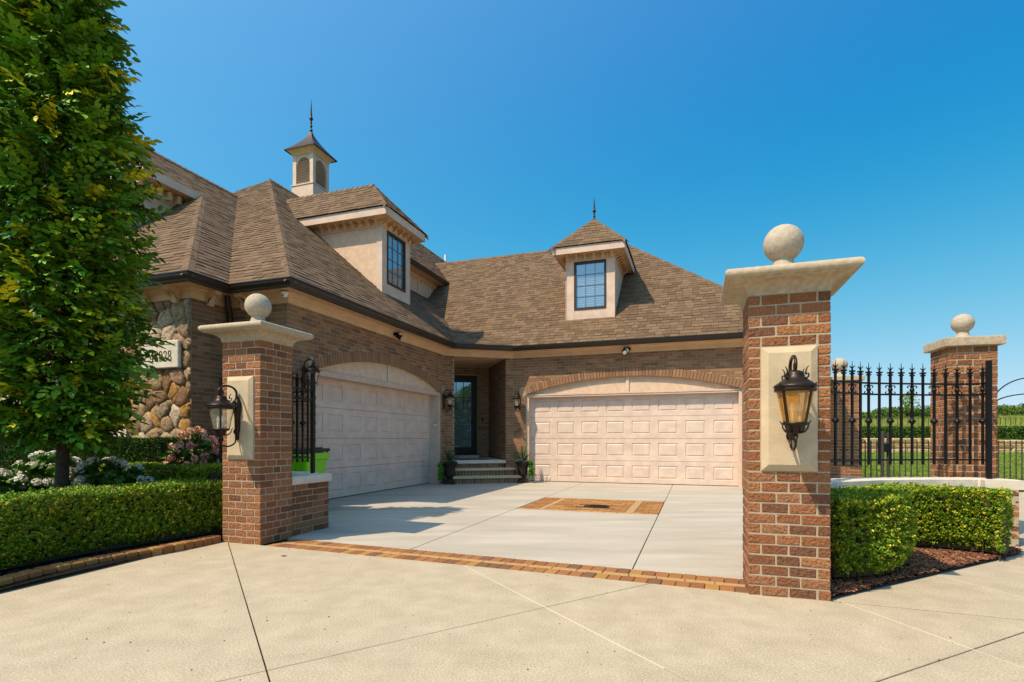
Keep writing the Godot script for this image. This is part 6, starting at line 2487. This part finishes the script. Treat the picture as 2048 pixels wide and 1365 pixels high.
func build_small_things() -> void:
	# lanterns on the house
	lantern("bronze lantern on the garage wall just behind the left fence", wl(0.012, 2.12, 0.33), TURN + PI / 2, 0.85, "clear_glass", "lanterns on the house walls")
	lantern("bronze lantern left of the entry, by the shaded garage door", wl(0.012, 2.08, 5.235), TURN + PI / 2, 0.85, "clear_glass", "lanterns on the house walls")
	lantern("bronze lantern right of the entry, by the sunlit garage door", wl(1.60, 2.08, 6.288), TURN, 0.85, "clear_glass", "lanterns on the house walls")
	floodlight("black twin floodlight under the eave above the shaded garage door", wl(0.03, 3.15, 2.96), TURN + PI / 2)
	floodlight("black twin floodlight under the eave above the sunlit garage door", wl(4.24, 3.13, 6.27), TURN)
	var cm := thing("security_camera", "white dome security camera under the eave corner above the left pillar", "camera", wl(0.05, 3.235, -0.12), TURN)
	var cb := MB.new()
	cb.lathe([Vector2(0.0, 0.0), Vector2(0.055, 0.0), Vector2(0.058, -0.02), Vector2(0.05, -0.035)], 18, Transform3D())
	put("mount", cb.mesh(), M.white_plastic, cm)
	var cd := MB.new()
	cd.lathe([Vector2(0.047, -0.033), Vector2(0.046, -0.055), Vector2(0.03, -0.08), Vector2(0.0, -0.088)], 18, Transform3D())
	put("dome", cd.mesh(), M.white_plastic, cm)
	var cl := MB.new()
	cl.lathe([Vector2(0.012, 0.0), Vector2(0.012, 0.012), Vector2(0.0, 0.013)], 12, Transform3D(Basis(Vector3.RIGHT, 2.0), Vector3(0, -0.058, 0.036)))
	put("lens", cl.mesh(), M.black_plastic, cm)
	var kp := thing("door_keypad", "small grey keypad on the jamb of the shaded garage door", "keypad", wl(-0.12, 1.42, 5.078), TURN)
	var kb := MB.new()
	kb.bevel(Transform3D(), Vector3(0.075, 0.15, 0.022), 0.008)
	put("housing", kb.mesh(), M.grey_plastic, kp)
	var kc := MB.new()
	kc.bevel(Transform3D(), Vector3(0.055, 0.06, 0.008), 0.003)
	put("cover", kc.mesh(), M.white_plastic, kp, Vector3(0, -0.02, 0.013))
	# doorbell beside the entry door
	var t := Vector2(0.83, 0.557)
	var o := Vector2(0.557, -0.83)
	var e0 := Vector2(0, 5.33)
	var dbp := e0 + t * 0.2 - o * 2.0 + t * 1.16 + o * 0.012
	var db := thing("doorbell", "small black doorbell on the brick right of the entry door", "doorbell", wl(dbp.x, 1.62, dbp.y), TURN + atan2(t.y, t.x))
	var dbm := MB.new()
	dbm.bevel(Transform3D(), Vector3(0.05, 0.12, 0.025), 0.008)
	put("housing", dbm.mesh(), M.black_plastic, db)
	var dbb := MB.new()
	dbb.lathe([Vector2(0.014, 0.0), Vector2(0.012, 0.006), Vector2(0.0, 0.007)], 12, Transform3D(Basis(Vector3.RIGHT, PI / 2), Vector3(0, -0.03, 0.012)))
	put("button", dbb.mesh(), M.grey_plastic, db)
	# address plaque
	var pl := thing("address_plaque", "cream stone plaque with the number 48928 on the fieldstone wall", "sign", wl(-1.61, 2.29, -0.76), TURN)
	var pb := MB.new()
	pb.bevel(Transform3D(), Vector3(0.74, 0.40, 0.06), 0.012)
	put("slab", pb.mesh(), M.white_cap, pl)
	var pg := MB.new()
	pg.box(Vector3(-0.32, 0.135, 0.0305), Vector3(0.32, 0.143, 0.032))
	put("scored_line", pg.mesh(), M.lettering, pl)
	var tm := TextMesh.new()
	tm.text = "48928"
	var fnt := SystemFont.new()
	fnt.font_names = PackedStringArray(["Droid Serif"])
	tm.font = fnt
	tm.font_size = 48
	tm.pixel_size = 0.0042
	tm.depth = 0.006
	var nm := put("house_number", tm, M.lettering, pl, Vector3(0.03, -0.03, 0.031))
	nm.scale = Vector3(0.78, 1.05, 1.0)
	# entry steps and landing
	var st := thing("entry_steps", "stone-topped brick steps up to the black entry door", "steps", wl(e0.x, 0, e0.y), TURN + atan2(t.y, t.x))
	var L0 := 0.235
	var L1 := 1.545
	for k in 3:
		var zf: float = [0.52, 0.26, 0.0][k]
		var top: float = [0.178, 0.352, 0.526][k]
		var x0: float = [0.12, 0.14, L0][k]
		var x1: float = [1.86, 1.72, L1][k]
		var zb: float = [0.26, 0.012, -1.99][k]
		var tr := MB.new()
		tr.bevel(Transform3D(Basis(), Vector3((x0 + x1) / 2, top - 0.03, (zf + zb) / 2)), Vector3(x1 - x0, 0.06 if k < 2 else 0.08, zf - zb + (0.02 if k < 2 else 0.0)), 0.008)
		put("tread" if k < 2 else "landing", tr.mesh(), M.panel_stone if k < 2 else M.white_cap, st)
		var ri := MB.new()
		var low: float = [0.0, 0.178, 0.352][k]
		ri.box(Vector3(x0 + 0.05, low, zf - 0.05), Vector3(x1 - 0.05, top - 0.06, zb))
		put("mortar_core", ri.mesh(), M.house_mortar, st)
		var nb := int((x1 - x0 - 0.1) / 0.0745)
		for q in nb:
			put("brick", brick_mesh(0.064, snappedf(top - 0.068 - low, 0.001), 0.02), M["house_brick_%d" % (rng.randi() % 5)], st, Vector3(x0 + 0.05 + (q + 0.5) * (x1 - x0 - 0.1) / nb, (low + top - 0.062) / 2, zf - 0.055))
	var dm := thing("doormat", "dark doormat on the entry landing", "doormat", st.transform * Vector3(0.80, 0.537, -0.75), st.rotation.y)
	var dmm := MB.new()
	dmm.bevel(Transform3D(), Vector3(0.85, 0.012, 0.5), 0.005)
	put("pile", dmm.mesh(), M.mat_fibre, dm)
	var dme := MB.new()
	for sx in [-1, 1]:
		dme.box(Vector3(sx * 0.425, -0.006, -0.25), Vector3(sx * 0.45, 0.004, 0.25))
		dme.box(Vector3(-0.45, -0.006, sx * 0.25), Vector3(0.45, 0.004, sx * 0.272))
	put("border", dme.mesh(), M.bin_lid, dm)
	# urns
	urn("dark urn planter left of the entry steps", V(-1.47, 0, 12.62), "dark urns beside the entry steps")
	urn("dark urn planter right of the entry steps", V(0.26, 0, 13.08), "dark urns beside the entry steps")
	urn_plants("left", V(-1.47, 0, 12.62), -1.0)
	urn_plants("right", V(0.26, 0, 13.08), 1.0)
	bin_("green wheeled bin with black lid beside the shaded garage door", V(-3.06, 0, 7.72), TURN + 0.2)
	bin_("green wheeled bin mostly hidden behind the left gate pillar", V(-3.42, 0, 7.30), TURN - 0.1)
	# a fallen leaf on the drive
	var lf := thing("fallen_leaf", "small red fallen leaf on the concrete in front of the paver band", "leaf", V(-2.06, 0.004, 4.82), 0.7)
	for k in 5:
		var a := -1.2 + k * 0.6
		var mb := MB.new()
		leaf(mb, Vector3.ZERO, Vector3(sin(a), 0.25, cos(a)).normalized(), Vector3(cos(a), 0, -sin(a)), 0.035, 0.016, 0.2)
		put("lobe", mb.mesh(), M.dead_leaf, lf)
	var gp := MB.new()
	gp.bevel(Transform3D(), Vector3(0.006, 0.004, 0.005), 0.001)
	var xs := []
	var cs := []
	for k in 150:
		var z := rng.randf_range(1.9, 5.2)
		var p := Vector2(rng.randf_range(-0.85, 0.9) * z, z)
		if (p - Vector2(-2.447, 5.3)).dot(Vector2(0.375, 0.927)) > -0.05:
			continue
		xs.append(Transform3D(Basis(Vector3.UP, rng.randf() * TAU).scaled(Vector3.ONE * rng.randf_range(0.4, 1.3)), V(p.x, 0.002, p.y)))
		cs.append(lin([Color(0.30, 0.26, 0.22), Color(0.55, 0.50, 0.42), Color(0.20, 0.18, 0.16)][rng.randi() % 3]))
	tag(scatter("driveway_grit", gp.mesh(), M.mulch, self, xs, cs), "scattered grit and tiny debris on the foreground concrete", "grit")
	var sk := MB.new()
	sk.tube([Vector3(0, 0.002, 0), Vector3(0, 0.004, -0.03)], 0.0015, 0.001, 5)
	put("stalk", sk.mesh(), M.dead_leaf, lf)


func _ready() -> void:
	rng.seed = 20240
	build_camera_and_light()
	build_materials()
	build_ground()
	build_house()
	build_pillars()
	build_walls_and_fences()
	build_planting()
	build_far()
	build_small_things()
